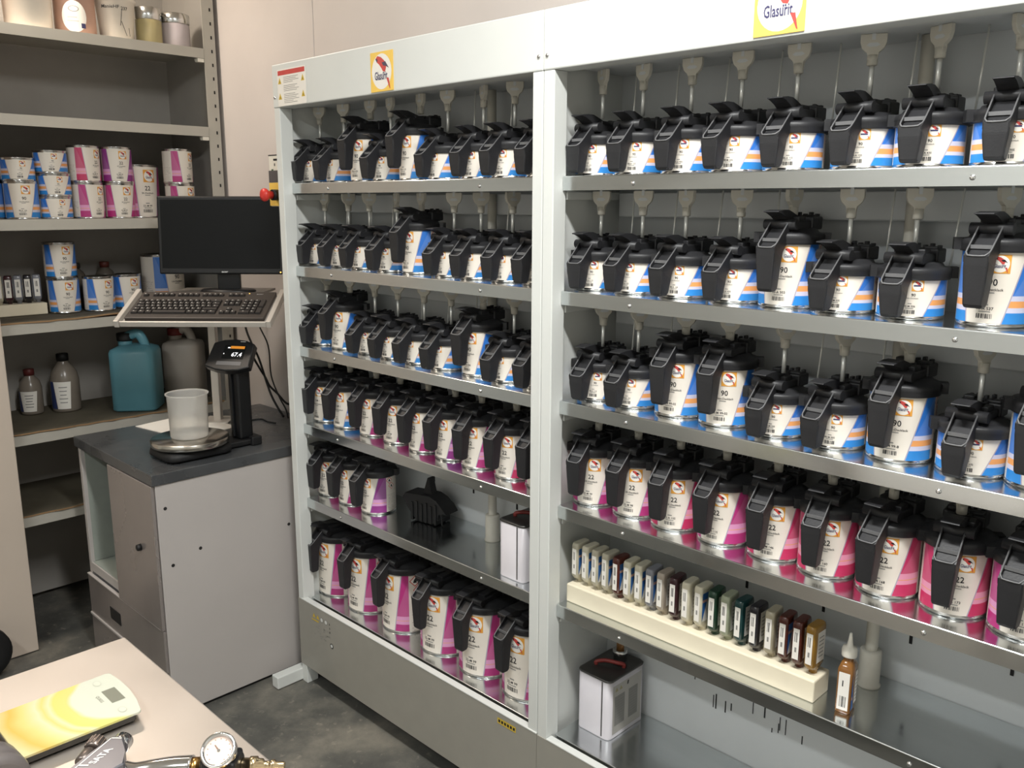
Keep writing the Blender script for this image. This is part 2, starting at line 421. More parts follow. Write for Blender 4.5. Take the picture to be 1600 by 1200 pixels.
def rack(x0, x1, label):
    t = thing('mixing_rack', label, 'mixing rack', (x0, 0, 0))
    W = x1 - x0; pw = .032
    for a in (0, W - pw):     # front posts and side sheets
        bm = bmn(); box(bm, (a + .0008, YR, .0), (a + pw - .0008, .012, 1.864), .002); part('post', mesh('post', bm, m_rack), t)
    for a in (.004, W - .010):
        bm = bmn(); box(bm, (a, .012, .03), (a + .006, .235, 1.97), .001); part('side_panel', mesh('side_panel', bm, m_rack), t)
    for a in (.014, W - .034):   # pale runners where each shelf rests
        for z in ZS:
            bm = bmn(); box(bm, (a, .014, z - .05), (a + .02, .225, z - .0335), .001); part('shelf_bracket', mesh('shelf_bracket', bm, m_rack), t)
    boxpart('back_panel', (.01, .228, .03), (W - .01, .236, 1.97), m_rackin, t, .001)
    for z0, z1, xx in ((.03, .30, 0),):
        pass
    boxpart('header_panel', (.0006, YR - .002, 1.864), (W - .0006, .02, 1.985), m_rack, t, .003)
    boxpart('top_panel', (.002, .02, 1.972), (W - .002, .235, 1.984), m_rack, t, .002)
    boxpart('drive_box', (.02, .03, 1.875), (W - .02, .225, 1.968), m_rackin, t, .003)
    for i, z in enumerate(ZS):
        bm = bmn()
        a, b = pw + .0005, W - pw - .0005
        prism(bm, [(0, z - .0305), (.002, z - .0305), (.002, z - .0025), (.226, z - .0025), (.226, z)] + [(.0025 - .0025 * sin(R_(q)), z - .0025 + .0025 * cos(R_(q))) for q in (0, 18, 36, 54, 72, 90)], 'x', a, b)
        s = part('shelf', mesh('shelf', bm, m_steel), t)
        for sx in (.22, .855):
            part('screw', SCREW, s, (sx * W / 1.085 , 0, z - .018))
        if i < 5:
            bm = bmn(); box(bm, (a + .01, .185, z - .088), (b - .01, .222, z - .034), .003); part('drive_cover', mesh('drive_cover', bm, m_rackin), t)
    for z in (1.893,):
        for sx in (.012, W - .012): part('screw', SCREW, t, (sx, YR - .002, z))
    # front base panel with a folded pale flange
    bm = bmn(); prism(bm, [(YR - .002, .066), (YR + .001, .066), (YR + .001, .3035), (YR - .002, .3035)], 'x', .0006, W - .0006, bev=.0006)
    part('base_panel', mesh('base_panel', bm, mat('base panel grey paint', (150, 147, 138), .4, noise=.03)), t)
    boxpart('panel_flange', (pw if x0 > 1 else .02, YR - .003, .304), (W - .0006, YR + .017, .3075), m_rack, t, .0006)
    boxpart('base_box', (.012, .0, .045), (W - .012, .225, .262), m_rackin, t)
    for a in (.002, W - .040):
        d = -.037 if (a < .1 and x0 < 1) else 0
        boxpart('foot', (a + d, -.125, .003), (a + d + .037, .22, .045), m_rack, t, .003)
        boxpart('foot_pad', (a + d + .007, -.11, .0), (a + d + .03, -.08, .004), m_dark, t, .0005)
    return t
RL = rack(.045, 1.130, 'left off-white paint mixing rack with warning sticker on its header')
RR = rack(1.130, 2.215, 'right off-white paint mixing rack holding the bottle tray')

def sign(parent, x, z, wdt, hgt):
    F = Flat(); F.logo(0, 0, wdt, 0, 0, hgt / wdt)
    b = F.on_front(.0020)
    box(b, (-wdt/2, -.0016, -hgt/2), (wdt/2, 0, hgt/2), 0, 0)
    part('brand_sticker', mesh('brand_sticker', b, m_yel, m_paper, m_red, m_wing, m_navy), parent, (x, YR - .0022, z), label='yellow parrot brand sticker')
sign(RL, .577 - .045, 1.916, .092, .096)
sign(RR, 1.667 - 1.130, 1.917, .093, .096)
# warning sheet, rating plate, hazard marks
F = Flat(); w_, h_ = .150, .102
F.rect(0, 0, w_, h_, 0, 0); F.rect(0, .041, .142, .013, 1, 1)
for sx in (-.062, .060):
    for sz in (.019, -.024): F.poly([(sx - .009, sz - .008), (sx + .009, sz - .008), (sx, sz + .010)], 2, 1); F.rect(sx, sz - .003, .002, .006, 4, 2)
for k in range(16):
    if k in (4, 9): continue
    ww = [.078, .066, .08, .05, 0, .072, .06, .08, .07, 0, .06, .076, .066, .08, .05, .07][k]
    F.rect(-.0415 + ww/2, .028 - k * .0047, ww, .0014, 3, 1)
b = F.on_front(.0014); box(b, (-w_/2, -.001, -h_/2), (w_/2, 0, h_/2), 0, 0)
part('warning_sheet', mesh('warning_sheet', b, m_paper, m_red, m_tri, m_grey, m_ink), RL, (.152 - .045, YR - .0022, 1.917), label='white warning sheet with red bar and yellow triangles')
F = Flat(); F.rect(0, 0, .066, .016, 0, 0)
for k in range(6): F.rect(-.026 + k * .0105, 0, .007, .008, 1, 1)
part('rating_plate', mesh('rating_plate', F.on_front(.0006), m_tri, m_ink), RL, (1.026 - .045, YR - .0022, .282))
F = Flat()
for k in range(2): F.poly([(-.045 + k*.022, .015), (-.027 + k*.022, .015), (-.036 + k*.022, .030)], 0, 0)
F.rect(-.03, .006, .04, .005, 0, 0)
for k in range(2): F.ell(.008 + k * .024, .020, .009, .009, 1, 0, 14); F.ell(.008 + k*.024, .020, .0065, .0065, 2, 1, 14)
rr = random.Random(3)
for k in range(22): F.rect(-.035 + rr.random() * .085, -.005 - rr.random() * .045, .008, .002, 1, 0)
for k in range(3): F.rect(.052, .02 - k * .014, .003, .007, 3, 0)
F.ell(.060, -.052, .009, .009, 3, 0, 14); F.ell(.060, -.052, .006, .006, 2, 1, 14)
part('hazard_marks', mesh('hazard_marks', F.on_front(.0006), m_tri, m_grey, m_rack, m_ink), RL, (.175 - .045, YR - .0022, .250))
# vertical drive shafts running through the shelves
for rk, x, x0 in ((RL, .762, .045), (RR, 1.838, 1.130)):
    for i, z in enumerate(ZS[:5]):
        top = (ZS[i-1] - .034) if i else 1.874
        bm = bmn(); lathe(bm, [(.012, z), (.012, top)], 14)
        if i == 4: lathe(bm, [(.0225, z), (.0235, z + .003), (.0205, z + .006), (.0205, z + .074), (.019, z + .077), (.012, z + .077)], 20)
        part('drive_shaft', mesh('drive_shaft', bm, m_fork), rk, (x - x0, .175, 0))
# paint smears on the back sheet
F = Flat(); rr = random.Random(5)
for k in range(26):
    x = rr.random() * .30; F.rect(x, -.02 - rr.random() * .16, .0022 + rr.random() * .002, .01 + rr.random() * .03, 0, 0)
part('paint_drips', mesh('paint_drips', F.on_front(.0006), m_dark), RR, (.28, .228, .60), kind='stuff', label='black paint drips')
for x, z, hh in ((.40, .79, .05), (.58, .80, .055), (.76, .79, .05), (.94, .80, .055)):
    for rk in (RL, RR):
        boxpart('back_slot', (x, .2262, z - hh), (x + .006, .2279, z), m_holes, rk, 0)

# emergency stop box on the left side of the rack
es = thing('switch_box', 'switch box with yellow plate and red emergency button beside the rack post', 'switch', (-.072, .04, 1.578))
boxpart('box_body', (-.05, 0, 0), (.095, .06, .160), m_white, es, .003)
boxpart('yellow_plate', (-.049, -.0025, .002), (.09, -.0003, .074), m_yel, es, .0005)
boxpart('dark_plate', (-.049, -.0025, .075), (.09, -.0003, .112), mat('dark grey plate', (86, 82, 82), .5, noise=.05), es, .0005)
F = Flat(); F.rect(.02, .047, .14, .003, 0); F.rect(.0, .033, .04, .006, 0)
for a in (-.014, .016): F.rect(a, .018, .005, .008, 0)
for a in (-.028, .03): F.rect(a, -.004, .012, .016, 1)
part('switch_print', mesh('switch_print', F.on_front(.0006), m_ink, mat('dark green', (52, 84, 52), .5, noise=.05)), es, (0, 0, .108 + .004), )
bm = bmn(); lathe(bm, [(.017, 0), (.017, -.02)], 20, axis='y'); bmesh.ops.recalc_face_normals(bm, faces=bm.faces[:])
part('button_collar', mesh('button_collar', bm, m_dark), es, (.0, -.003, .036))
bm = bmn(); lathe(bm, [(.012, -.02), (.013, -.034), (.019, -.04), (.021, -.047), (.018, -.053), (.008, -.056)], 20, axis='y'); bmesh.ops.recalc_face_normals(bm, faces=bm.faces[:])
part('button', mesh('button', bm, mat('button red', (206, 60, 54), .35, noise=.04)), es, (.0, -.003, .036), label='red mushroom button')

# ------------------------------------------------------------------ paint cans
DIM = {'s': (.054, .066), 't': (.054, .117), 'b': (.080, .188)}   # radius, visible label height
CANM = {}
def body_mesh(sz, lidless):
    R, h = DIM[sz]; H = h + .013
    bm = bmn()
    p = [(R - .004, 0), (R + .0012, .0), (R + .0018, .0025), (R + .0006, .005), (R, .006), (R, H - .006), (R + .0006, H - .004), (R + .0018, H - .002), (R + .001, H)]
    if lidless: p += [(R - .004, H), (R - .006, H - .003), (R - .012, H - .003), (R - .014, H - .007), (.002, H - .007)]
    else: p += [(R - .004, H)]
    lathe(bm, p, 40)
    return mesh('can_body', bm, m_tin)
def label_mesh(line, sz):
    R, h = DIM[sz]; bm = bmn(); uvl = bm.loops.layers.uv.new('UVMap'); n = 48
    z0, z1 = .006, h + (.004)
    ra = []
    for k in range(n + 1):
        t = -pi + 2 * pi * k / n
        ra.append((bm.verts.new(((R + .0004) * sin(t), -(R + .0004) * cos(t), z0)), bm.verts.new(((R + .0004) * sin(t), -(R + .0004) * cos(t), z1))))
    for k in range(n):
        f = bm.faces.new((ra[k][0], ra[k+1][0], ra[k+1][1], ra[k][1])); f.smooth = True
        for l, (u, v) in zip(f.loops, ((k/n, 0), ((k+1)/n, 0), ((k+1)/n, 1), (k/n, 1))): l[uvl].uv = (u, v)
    return mesh('label', bm, LM[(line, sz)])
def print_mesh(line, sz, code):
    R, h = DIM[sz]; F = Flat(); num = line[:2]; A = R_(1) * R
    nm = '2K-Decklack' if num == '22' else ('Effekt-Decklack' if '-M' in code else 'Uni-Decklack')
    if sz == 's':
        F.logo(A * 26, .0545, .0185, 0, 0, 1.0, word=False)
        F.rect(A * 25, .0545, .011, .0025, 4, 4)
        F.text(num, A * 20, .039, .0048, 3, 0, .012)
        F.text(nm, A * 18, .0335, .0022, 3, 0)
        F.text(code, A * 15, .020, .0032, 3, 0, .01); F.rect(A * 15, .0245, .006, .0014, 5); F.rect(A * 15, .0165, .012, .0012, 5)
        F.barcode(A * 15, .0105, .018, .0065, 3, 0, 11, len(code))
        hz = (.052, .036, .020); hs = .0075
    else:
        k = h / .117
        F.logo(A * 28 if sz == 't' else A * 14, .0965 * k, .029 * k, 0, 0, 1.0)
        q = 1.0 if sz == 't' else .35
        F.text(num if code != '5-M 1' else '5-M 1', A * 20 * q, .068 * k, .0105 * k if code != '5-M 1' else .006, 3, 0, .012, .92)
        F.text(nm, A * 20 * q, .0565 * k, .0040 * k, 3, 0, .008)
        F.rect(A * 17 * q, .0515 * k, .013 * k, .0016 * k, 5)
        F.rect(A * 12 * q, .0325 * k, .009 * k, .0022 * k, 5)
        F.text(code, A * 12 * q, .0265 * k, .0046 * k, 3, 0, .012); F.rect(A * 12 * q, .0215 * k, .017 * k, .0016 * k, 5)
        F.barcode(A * 12 * q, .0145 * k, .023 * k, .0075 * k, 3, 0, 14, len(code) + 3)
        hz = (.103 * k, .085 * k); hs = .011 * k
    for i, z in enumerate(hz):
        x = A * ((106 if sz != 'b' else 78) + (8 if i % 2 else 0)); d = hs
        F.poly([(x - d, z), (x, z - d), (x + d, z), (x, z + d)], 2, 0); d *= .8
        F.poly([(x - d, z), (x, z - d), (x + d, z), (x, z + d)], 1, 1); d *= .42
        F.poly([(x - d, z - d), (x + d, z - d), (x + d * .6, z + d * .4), (x, z + d * 1.5), (x - d * .7, z + d * .3)], 3, 2)
    return mesh('print', F.on_cyl(R, .003, .0008), m_orange, m_paper, m_red, m_ink, m_navy, m_grey)

def lid_meshes(sz):
    R, h = DIM[sz]; k = R / .054; L = {'s': .060, 't': .085, 'b': .100}[sz]
    bm = bmn()   # collar and top housing
    lathe(bm, [(R + .0022, 0), (R + .0045, .0005), (R + .0055, .003), (R + .0050, .008), (R + .0058, .010), (R + .0058, .017), (R + .003, .0205), (R - .006, .022), (R - .009, .027), (R - .016, .029), (.004, .029)], 40)
    for a in (-62, 118):    # clamp lugs
        t = R_(a); c = Vector((sin(t), -cos(t), 0)); s_ = Vector((cos(t), sin(t), 0))
        vs_ = box(bm, (-.010, -.004, .002), (.010, .014, .021))
        for v in vs_: v.co = s_ * v.co.x + c * (R + .001 + v.co.y) + Vector((0, 0, v.co.z))
    # housing built of stepped blocks along the handle axis
    y0, y1 = -(R - .006), R - .004
    box(bm, (-.030 * k, y0 + .012, .024), (.030 * k, y1 - .004, .043), .003)
    box(bm, (-.034 * k, .012, .026), (.034 * k, y1 + .002, .050), .003)
    box(bm, (-.024 * k, y0 + .016, .040), (-.008 * k, .004, .0525), .002)
    box(bm, (.010 * k, y0 + .020, .040), (.026 * k, .000, .0505), .002)
    box(bm, (-.030 * k, .022, .047), (-.012 * k, y1 - .008, .056), .002)
    box(bm, (.006 * k, .020, .046), (.030 * k, y1 - .012, .0535), .002)
    lathe(bm, [(.014, .040), (.014, .052), (.009, .052), (.009, .046)], 16, c=(0, .004, 0))
    cyl(bm, (-.032 * k, y0 + .004, .036), (.032 * k, y0 + .004, .036), .0095, 14)
    for i in range(5):
        box(bm, (-.028 * k + i * .012 * k, y1 - .006, .048), (-.022 * k + i * .012 * k, y1 + .004, .055 + .003 * (i % 2)), .001)
    lid = mesh('lid', bm, m_black)
    # pour lever: a curved wedge reaching out over the handle
    bm = bmn()
    top = [(.002, .048), (y0 + .018, .058), (y0 + .004, .0625), (y0 - .014, .0625), (y0 - .036, .0605), (y0 - .0375, .0585)]
    bot = [(y0 - .022, .0565), (y0 - .008, .051), (y0 + .006, .041), (.002, .038)]
    prism(bm, list(reversed(top + bot)), 'x', -.015, .015, 0, .001)
    lever = mesh('pour_lever', bm, m_black)
    # handle
    bm = bmn()
    def Y(o): return -(R + o)
    prof = [(-.012, .034, .0185), (.0395, -.008, .0185), (.0435, -.007, .0185), (.0432, -.022, .0185), (.0405, -L + .006, .0150), (.037, -L, .0135), (.020, -L, .0135), (.015, -L + .006, .0150), (.0115, -.026, .0180), (.0085, -.012, .0182), (.001, -.003, .0185), (-.012, .002, .0185)]
    a = [bm.verts.new((-w_, Y(o), z)) for o, z, w_ in prof]; b = [bm.verts.new((w_, Y(o), z)) for o, z, w_ in prof]
    n = len(prof); fs = [bm.faces.new(a), bm.faces.new(list(reversed(b)))]
    for i in range(n): fs.append(bm.faces.new((a[(i+1) % n], a[i], b[i], b[(i+1) % n])))
    bmesh.ops.recalc_face_normals(bm, faces=bm.faces[:])
    es_ = [e for e in bm.edges if len(e.link_faces) == 2 and e.calc_face_angle(0) > 1.0]
    bmesh.ops.bevel(bm, geom=es_, offset=.003, segments=2, affect='EDGES', profile=.5)
    for s_ in (-1, 1):   # side walls of the open channel
        x0, x1 = (s_ * .0185, s_ * .0160)
        prism(bm, [(Y(-.012), .030), (Y(.042), -.014), (Y(.0435), -.004), (Y(-.008), .044)], 'x', min(x0, x1), max(x0, x1))
    prism(bm, [(Y(.0405), -.02), (Y(.0435), -.02), (Y(.0435), -.004), (Y(.0405), -.002)], 'x', -.0165, .0165)
    handle = mesh('handle', bm, m_black)
    bm = bmn()
    e1 = Vector((0, Y(-.006), .0425)); e2 = Vector((0, Y(.033), .0055)); e3 = Vector((0, Y(.0437), -.0035))
    X = .0175
    pth = [e1 + Vector((-X, 0, 0)), e2 + Vector((-X, 0, 0)), e3 * .5 + e2 * .5 + Vector((-X * .97, 0, 0)), e3 + Vector((-X * .72, 0, 0)), e3 + Vector((-X * .3, 0, -.0005)), e3 + Vector((X * .3, 0, -.0005)), e3 + Vector((X * .72, 0, 0)), e3 * .5 + e2 * .5 + Vector((X * .97, 0, 0)), e2 + Vector((X, 0, 0)), e1 + Vector((X, 0, 0))]
    tube(bm, pth, .0014, 6)
    mid = e1 * .38 + e3 * .62 + Vector((0, 0, -.004)); box(bm, (-.0165, mid.y - .0012, mid.z - .004), (.0165, mid.y + .0012, mid.z + .002))
    rim = mesh('handle_rim', bm, m_rim)
    return lid, lever, handle, rim

def cached(key, fn):
    if key not in CANM: CANM[key] = fn()
    return CANM[key]

def paint_can(line, sz, code, loc, rz, label, group, lidded=True, turn=0.0):
    t = thing('paint_can', label, 'paint can', loc, rz, group)
    part('can_body', cached(('body', sz, lidded), lambda: body_mesh(sz, not lidded)), t)
    lb = part('can_label', cached(('lab', line, sz), lambda: label_mesh(line, sz)), t, rot=(0, 0, turn))
    part('label_print', cached(('pr', line, sz, code), lambda: print_mesh(line, sz, code)), lb, kind='stuff')
    if lidded:
        h = DIM[sz][1]; lid, lever, handle, rim = cached(('lid', sz), lambda: lid_meshes(sz))
        l = part('mixing_lid', lid, t, (0, 0, h)); part('pour_lever', lever, l)
        hd = part('handle', handle, t, (0, 0, h)); part('handle_rim', rim, hd)
    return t

ROWS = {
 ('L', 0): ([0.084, 0.208, 0.336, 0.435, 0.56, 0.675, 0.804, 0.913, 1.03], 'sststssss', '90'),
 ('L', 1): ([0.09, 0.213, 0.317, 0.448, 0.559, 0.694, 0.796, 0.909, 1.022], 'sssstssss', '90'),
 ('L', 2): ([0.087, 0.205, 0.333, 0.447, 0.562, 0.677, 0.802, 0.913, 1.021], 'stsssstss', '90'),
 ('L', 3): ([0.083, 0.197, 0.332, 0.45, 0.576, 0.687, 0.798, 0.924, 1.035], 'ttttttttt', '22'),
 ('L', 4): ([0.085, 0.206, 0.327], 'ttt', '22'),
 ('L', 5): ([0.086, 0.257, 0.441, 0.630, 0.800, 0.972], 'bbbbbb', '22'),
 ('R', 0): ([1.182, 1.289, 1.414, 1.527, 1.641, 1.772, 1.882, 2.003], 'ssssssss', '90'),
 ('R', 1): ([1.188, 1.3, 1.414, 1.537, 1.649, 1.758, 1.876, 2.008], 'sssstsst', '90'),
 ('R', 2): ([1.199, 1.302, 1.419, 1.531, 1.645, 1.762, 1.88, 1.999, 2.108], 'ssttsstst', '90'),
 ('R', 3): ([1.195, 1.311, 1.421, 1.54, 1.656, 1.766, 1.882, 1.995, 2.108], 'ttttttttt', '22'),
}
CODES = {('R', 1): ['90-A 115', '90-A 125', '90-A 125', '90-A 430', '90-A 503', '90-M 505', '90-M 506', '90-A 537'],
         ('R', 2): ['90-A 115', '90-A 125', '90-M 99-02', '90-M 99-02', '90-M 505', '90-M 505', '90-M 99-8', '90-M 505', '90-M 99-8'],
         ('R', 3): ['22-M 99', '22-M 98', '22-A 105', '22-A 115', '22-M 146', '22-A 160', '22-M 168', '22-A 173', '22-A 173'],
         ('L', 3): ['5-M 1', '5-M 1', '22-M 99', '22-M 98', '22-A 105', '22-A 115', '22-M 146', '22-A 160', '22-A 173']}
VAR = {('L', 3): ['90', '90', '22', '22', '22', '22p', '22', '22r', '22'], ('R', 3): ['22', '22', '22r', '22', '22r', '22r', '22r', '22r', '22']}
SZN = {'s': 'short', 't': 'tall', 'b': 'large'}; CLN = {'90': 'blue-banded', '22': 'magenta-banded', '22r': 'crimson-banded', '22p': 'purple-banded'}
for (side, i), (xs_, kinds, line) in ROWS.items():
    rk, rx = (RL, .045) if side == 'L' else (RR, 1.130)
    sname = 'left' if side == 'L' else 'right'
    for j, (x, kd) in enumerate(zip(xs_, kinds)):
        ln = VAR.get((side, i), [line] * 20)[j]
        if (side, i) == ('L', 4) and j == 2: ln = '22p'
        code = CODES.get((side, i), (['22-M 99'] if line == '22' else ['90-A 115', '90-A 125', '90-A 430', '90-M 505']) * 9)[j]
        if kd == 'b': code = '22-M 99'
        R, h = DIM[kd]
        yc = .100 if kd != 'b' else .118
        rz = R_(random.uniform(-5, 5))
        nth = ORD[j]
        lbl = f"{SZN[kd]} {CLN[ln]} {ln[:2]} can, {nth} from left, {SHN[i]} shelf of {sname} rack"
        # the handle tip fixes x; the can axis stands behind it
        paint_can(ln, kd, code, (x - .0 , yc + random.uniform(-.003, .003), ZS[i] + .0003), rz, lbl, f"lidded paint cans on the {sname} rack", turn=R_(random.uniform(-7, 4) - (8 if side == "L" and kd != "b" else 0)))
        # agitator above the can
        zt = (ZS[i-1] - .0308) if i else 1.8748
        fx = x - rx + random.uniform(-.004, .004)
        if kd != 'b':
            ztop = ZS[i] + h + .050
            zf = max(zt - .002, 0)
            fk = part('agitator_fork', FORK, rk, (fx, .104, zt - .0003), (0, 0, R_(random.choice((8, 20, -12, 35, 62, 80, 12, -25)))))
            if kd == 't':
                fk.scale = (1, 1, min(1.0, (zt - ztop) / .053))
            else:
                part('drive_rod', ROD['s'], fk, (0, 0, -.0505))
            if kd == 's':
                part('guide_rod', GUIDE, rk, (fx + .056, .150, zt - .0003), (0, R_(random.uniform(2, 5)), 0))

# ------------------------------------------------------------------ bottles in the foam tray (right rack, fifth shelf)
def foam_tray(label, lo, hi, name='foam_tray'):
    bm = bmn(); x0, y0, z0 = lo; x1, y1, z1 = hi
    cx, cy, cz = x0, (y0 + y1) / 2, z0
    box(bm, (0, -(y1 - y0) / 2, 0), (x1 - x0, (y1 - y0) / 2, z1 - z0), .003)
    o = part(name, mesh(name, bm, m_foam), None, (cx, cy, cz)); return tag(o, label, 'tray')
foam_tray('long cream foam tray holding upside-down tint bottles, fifth shelf of right rack', (1.166, .030, .6512), (1.792, .096, .697))

def bottle_meshes(w_, d_, h_, clr, name, front, side):
    m_b = mat('tint ' + name, clr, .22, noise=.08, nscale=30, coat=.3)
    def ring(bm, ww, dd, z, r):
        pts = []
        for sx, sy, a0 in ((1, 1, 0), (-1, 1, 90), (-1, -1, 180), (1, -1, 270)):
            for k in range(3):
                a = R_(a0 + k * 45); pts.append(bm.verts.new((sx * (ww/2 - r) + r * cos(a), sy * (dd/2 - r) + r * sin(a), z)))
        return pts
    bm = bmn(); nk = .008
    rs = [ring(bm, .017, .017, 0, .0084), ring(bm, .017, .017, nk, .0084), ring(bm, w_ * .85, d_ * .8, nk + .004, .006), ring(bm, w_, d_, nk + .012, .005),
          ring(bm, w_, d_, nk + h_ - .008, .005), ring(bm, w_ * .93, d_ * .95, nk + h_ - .002, .005), ring(bm, w_ * .8, d_ * .88, nk + h_, .005)]
    for a, b in zip(rs, rs[1:]):
        for k in range(12): f = bm.faces.new((a[k], a[(k+1) % 12], b[(k+1) % 12], b[k])); f.smooth = True
    bm.faces.new(list(reversed(rs[0]))); bm.faces.new(rs[-1])
    body = mesh('bottle_body', bm, m_b)
    F = Flat(); lw = w_ - .008; lz0, lz1 = nk + .016, nk + h_ - .014; lc = (lz0 + lz1) / 2
    F.rect(0, lc, lw, lz1 - lz0, 0)
    F.barcode(0, lc + .014, lw * .55, .020, 1, 1, 5, len(name)); F.rect(0, lc - .012, lw * .3, .010, 2, 1)
    b = F.on_front(d_/2 + .0002)
    G = Flat(); sw = d_ - .010
    if side == 'blue':
        G.poly([(-sw/2, lz1), (-sw/2, lz0), (-sw/2 + sw * .62, lz1)][::1], 3, 0); G.rect(-sw/2 + sw * .25, lz1 - .018, sw * .5, .006, 4, 1)
        G.poly([(-sw/2 + .001, lz0), (sw/2, lz0), (sw/2, lz1), (-sw/2 + sw * .62, lz1)], 0, 0)
    elif side == 'white': G.rect(.004, lc, sw * .8, lz1 - lz0, 0); [G.rect(.004, lc + .02 - k * .008, sw * .5, .002, 2, 1) for k in range(6)]
    if G.items:
        b2 = G.on_right(w_/2 + .0002); me_ = bpy.data.meshes.new('x'); b2.to_mesh(me_); b2.free(); b.from_mesh(me_); bpy.data.meshes.remove(me_)
    lab = mesh('bottle_label', b, m_paper, m_ink, m_grey, mat('bottle blue', (48, 104, 172), .4, noise=.04), mat('bottle peach', (206, 168, 158), .4, noise=.04))
    return body, lab
CLR = {'clear': ((186, 180, 160), 'pale'), 'cream': ((206, 200, 178), 'cream'), 'brownred': ((84, 40, 32), 'dark red-brown'), 'grey': ((128, 130, 138), 'grey-blue'), 'beige': ((172, 160, 146), 'beige'),
       'maroon': ((62, 34, 40), 'maroon'), 'green': ((30, 62, 46), 'dark green'), 'palegreen': ((158, 164, 140), 'pale green'), 'teal': ((30, 64, 64), 'dark teal'), 'black': ((36, 34, 40), 'near-black'),
       'sand': ((170, 162, 140), 'sand'), 'brown': ((80, 38, 30), 'brown'), 'amber': ((150, 112, 44), 'amber')}
BX = [1.177+.004, 1.212, 1.242, 1.272, 1.304, 1.334, 1.364, 1.394, 1.424, 1.457, 1.490, 1.522, 1.553, 1.584, 1.617, 1.651, 1.684, 1.714, 1.743, 1.772]
BC = [('clear', 'blue'), ('cream', 'blue'), ('clear', 'blue'), ('clear', 'blue'), ('brownred', 'blue'), ('cream', 'blue'), ('cream', 'blue'), ('grey', 'blue'), ('beige', 'white'), ('maroon', 'white'),
      ('cream', 'white'), ('cream', 'blue'), ('green', 'white'), ('palegreen', 'white'), ('teal', 'white'), ('black', 'white'), ('sand', 'white'), ('brown', 'blue'), ('brown', 'white'), ('amber', 'white')]
ORD20 = ORD + ['tenth', 'eleventh', 'twelfth', 'thirteenth', 'fourteenth', 'fifteenth', 'sixteenth', 'seventeenth', 'eighteenth', 'nineteenth', 'twentieth']
BCACHE = {}
def tint_bottle(x, y, z, cn, sd, label, group, rz=0.0, w_=.0205):
    kk = (cn, sd, w_)
    if kk not in BCACHE: BCACHE[kk] = bottle_meshes(w_, .047, .094, CLR[cn][0], cn, True, sd)
    t = thing('tint_bottle', label, 'bottle', (x, y, z), rz, group)
    part('bottle_body', BCACHE[kk][0], t); part('bottle_label', BCACHE[kk][1], t, kind='stuff')
for j, (x, (cn, sd)) in enumerate(zip(BX, BC)):
    tint_bottle(x, .064 + random.uniform(-.002, .002), .6972, cn, sd, f"{CLR[cn][1]} tint bottle, {ORD20[j]} from left in the long foam tray", 'upside-down tint bottles in the long tray', R_(random.uniform(-4, 4)))
# the one bottle standing upright
t = thing('dropper_bottle', 'amber bottle with white nozzle cap standing right of the foam tray', 'bottle', (1.842, .058, .6512), R_(8))
def rring(bm, ww, dd, z, r=.005):
    pts = []
    for sx, sy, a0 in ((1, 1, 0), (-1, 1, 90), (-1, -1, 180), (1, -1, 270)):
        for k in range(3): a = R_(a0 + k * 45); pts.append(bm.verts.new((sx * (ww/2 - r) + r * cos(a), sy * (dd/2 - r) + r * sin(a), z)))
    return pts
def loft(bm, rings, mi=0):
    n = len(rings[0])
    for a, b in zip(rings, rings[1:]):
        for k in range(n): f = bm.faces.new((a[k], a[(k+1) % n], b[(k+1) % n], b[k])); f.smooth = True; f.material_index = mi
    bm.faces.new(list(reversed(rings[0]))); bm.faces.new(rings[-1])
bm = bmn(); loft(bm, [rring(bm, .026, .040, 0), rring(bm, .028, .042, .004), rring(bm, .028, .042, .088), rring(bm, .022, .030, .098), rring(bm, .018, .018, .104, .008), rring(bm, .018, .018, .116, .008)])
part('bottle_body', mesh('bottle_body', bm, mat('amber liquid', (122, 80, 34), .15, noise=.1, coat=.5)), t)
bm = bmn(); lathe(bm, [(.0135, .110), (.0140, .112), (.0140, .122), (.0125, .128), (.006, .130), (.0045, .140), (.0022, .156)], 18); part('nozzle_cap', mesh('nozzle_cap', bm, m_white), t)
F = Flat(); F.rect(0, .046, .020, .076, 0); F.barcode(0, .025, .012, .022, 1, 1, 6, 4); F.rect(-.002, .062, .002, .012, 1, 1)
b = F.on_front(.0213); G = Flat(); G.poly([(-.017, .008), (-.002, .008), (-.017, .084)], 2); G.rect(-.013, .032, .007, .006, 3, 1); G.rect(.009, .048, .016, .066, 0)
for k in range(7): G.rect(.009, .07 - k * .008, .011, .002, 4, 1)
b2 = G.on_right(.0143); me_ = bpy.data.meshes.new('x'); b2.to_mesh(me_); b2.free(); b.from_mesh(me_)
part('bottle_label', mesh('bottle_label', b, m_paper, m_ink, MATS['bottle blue'], MATS['bottle peach'], m_grey), t, kind='stuff')

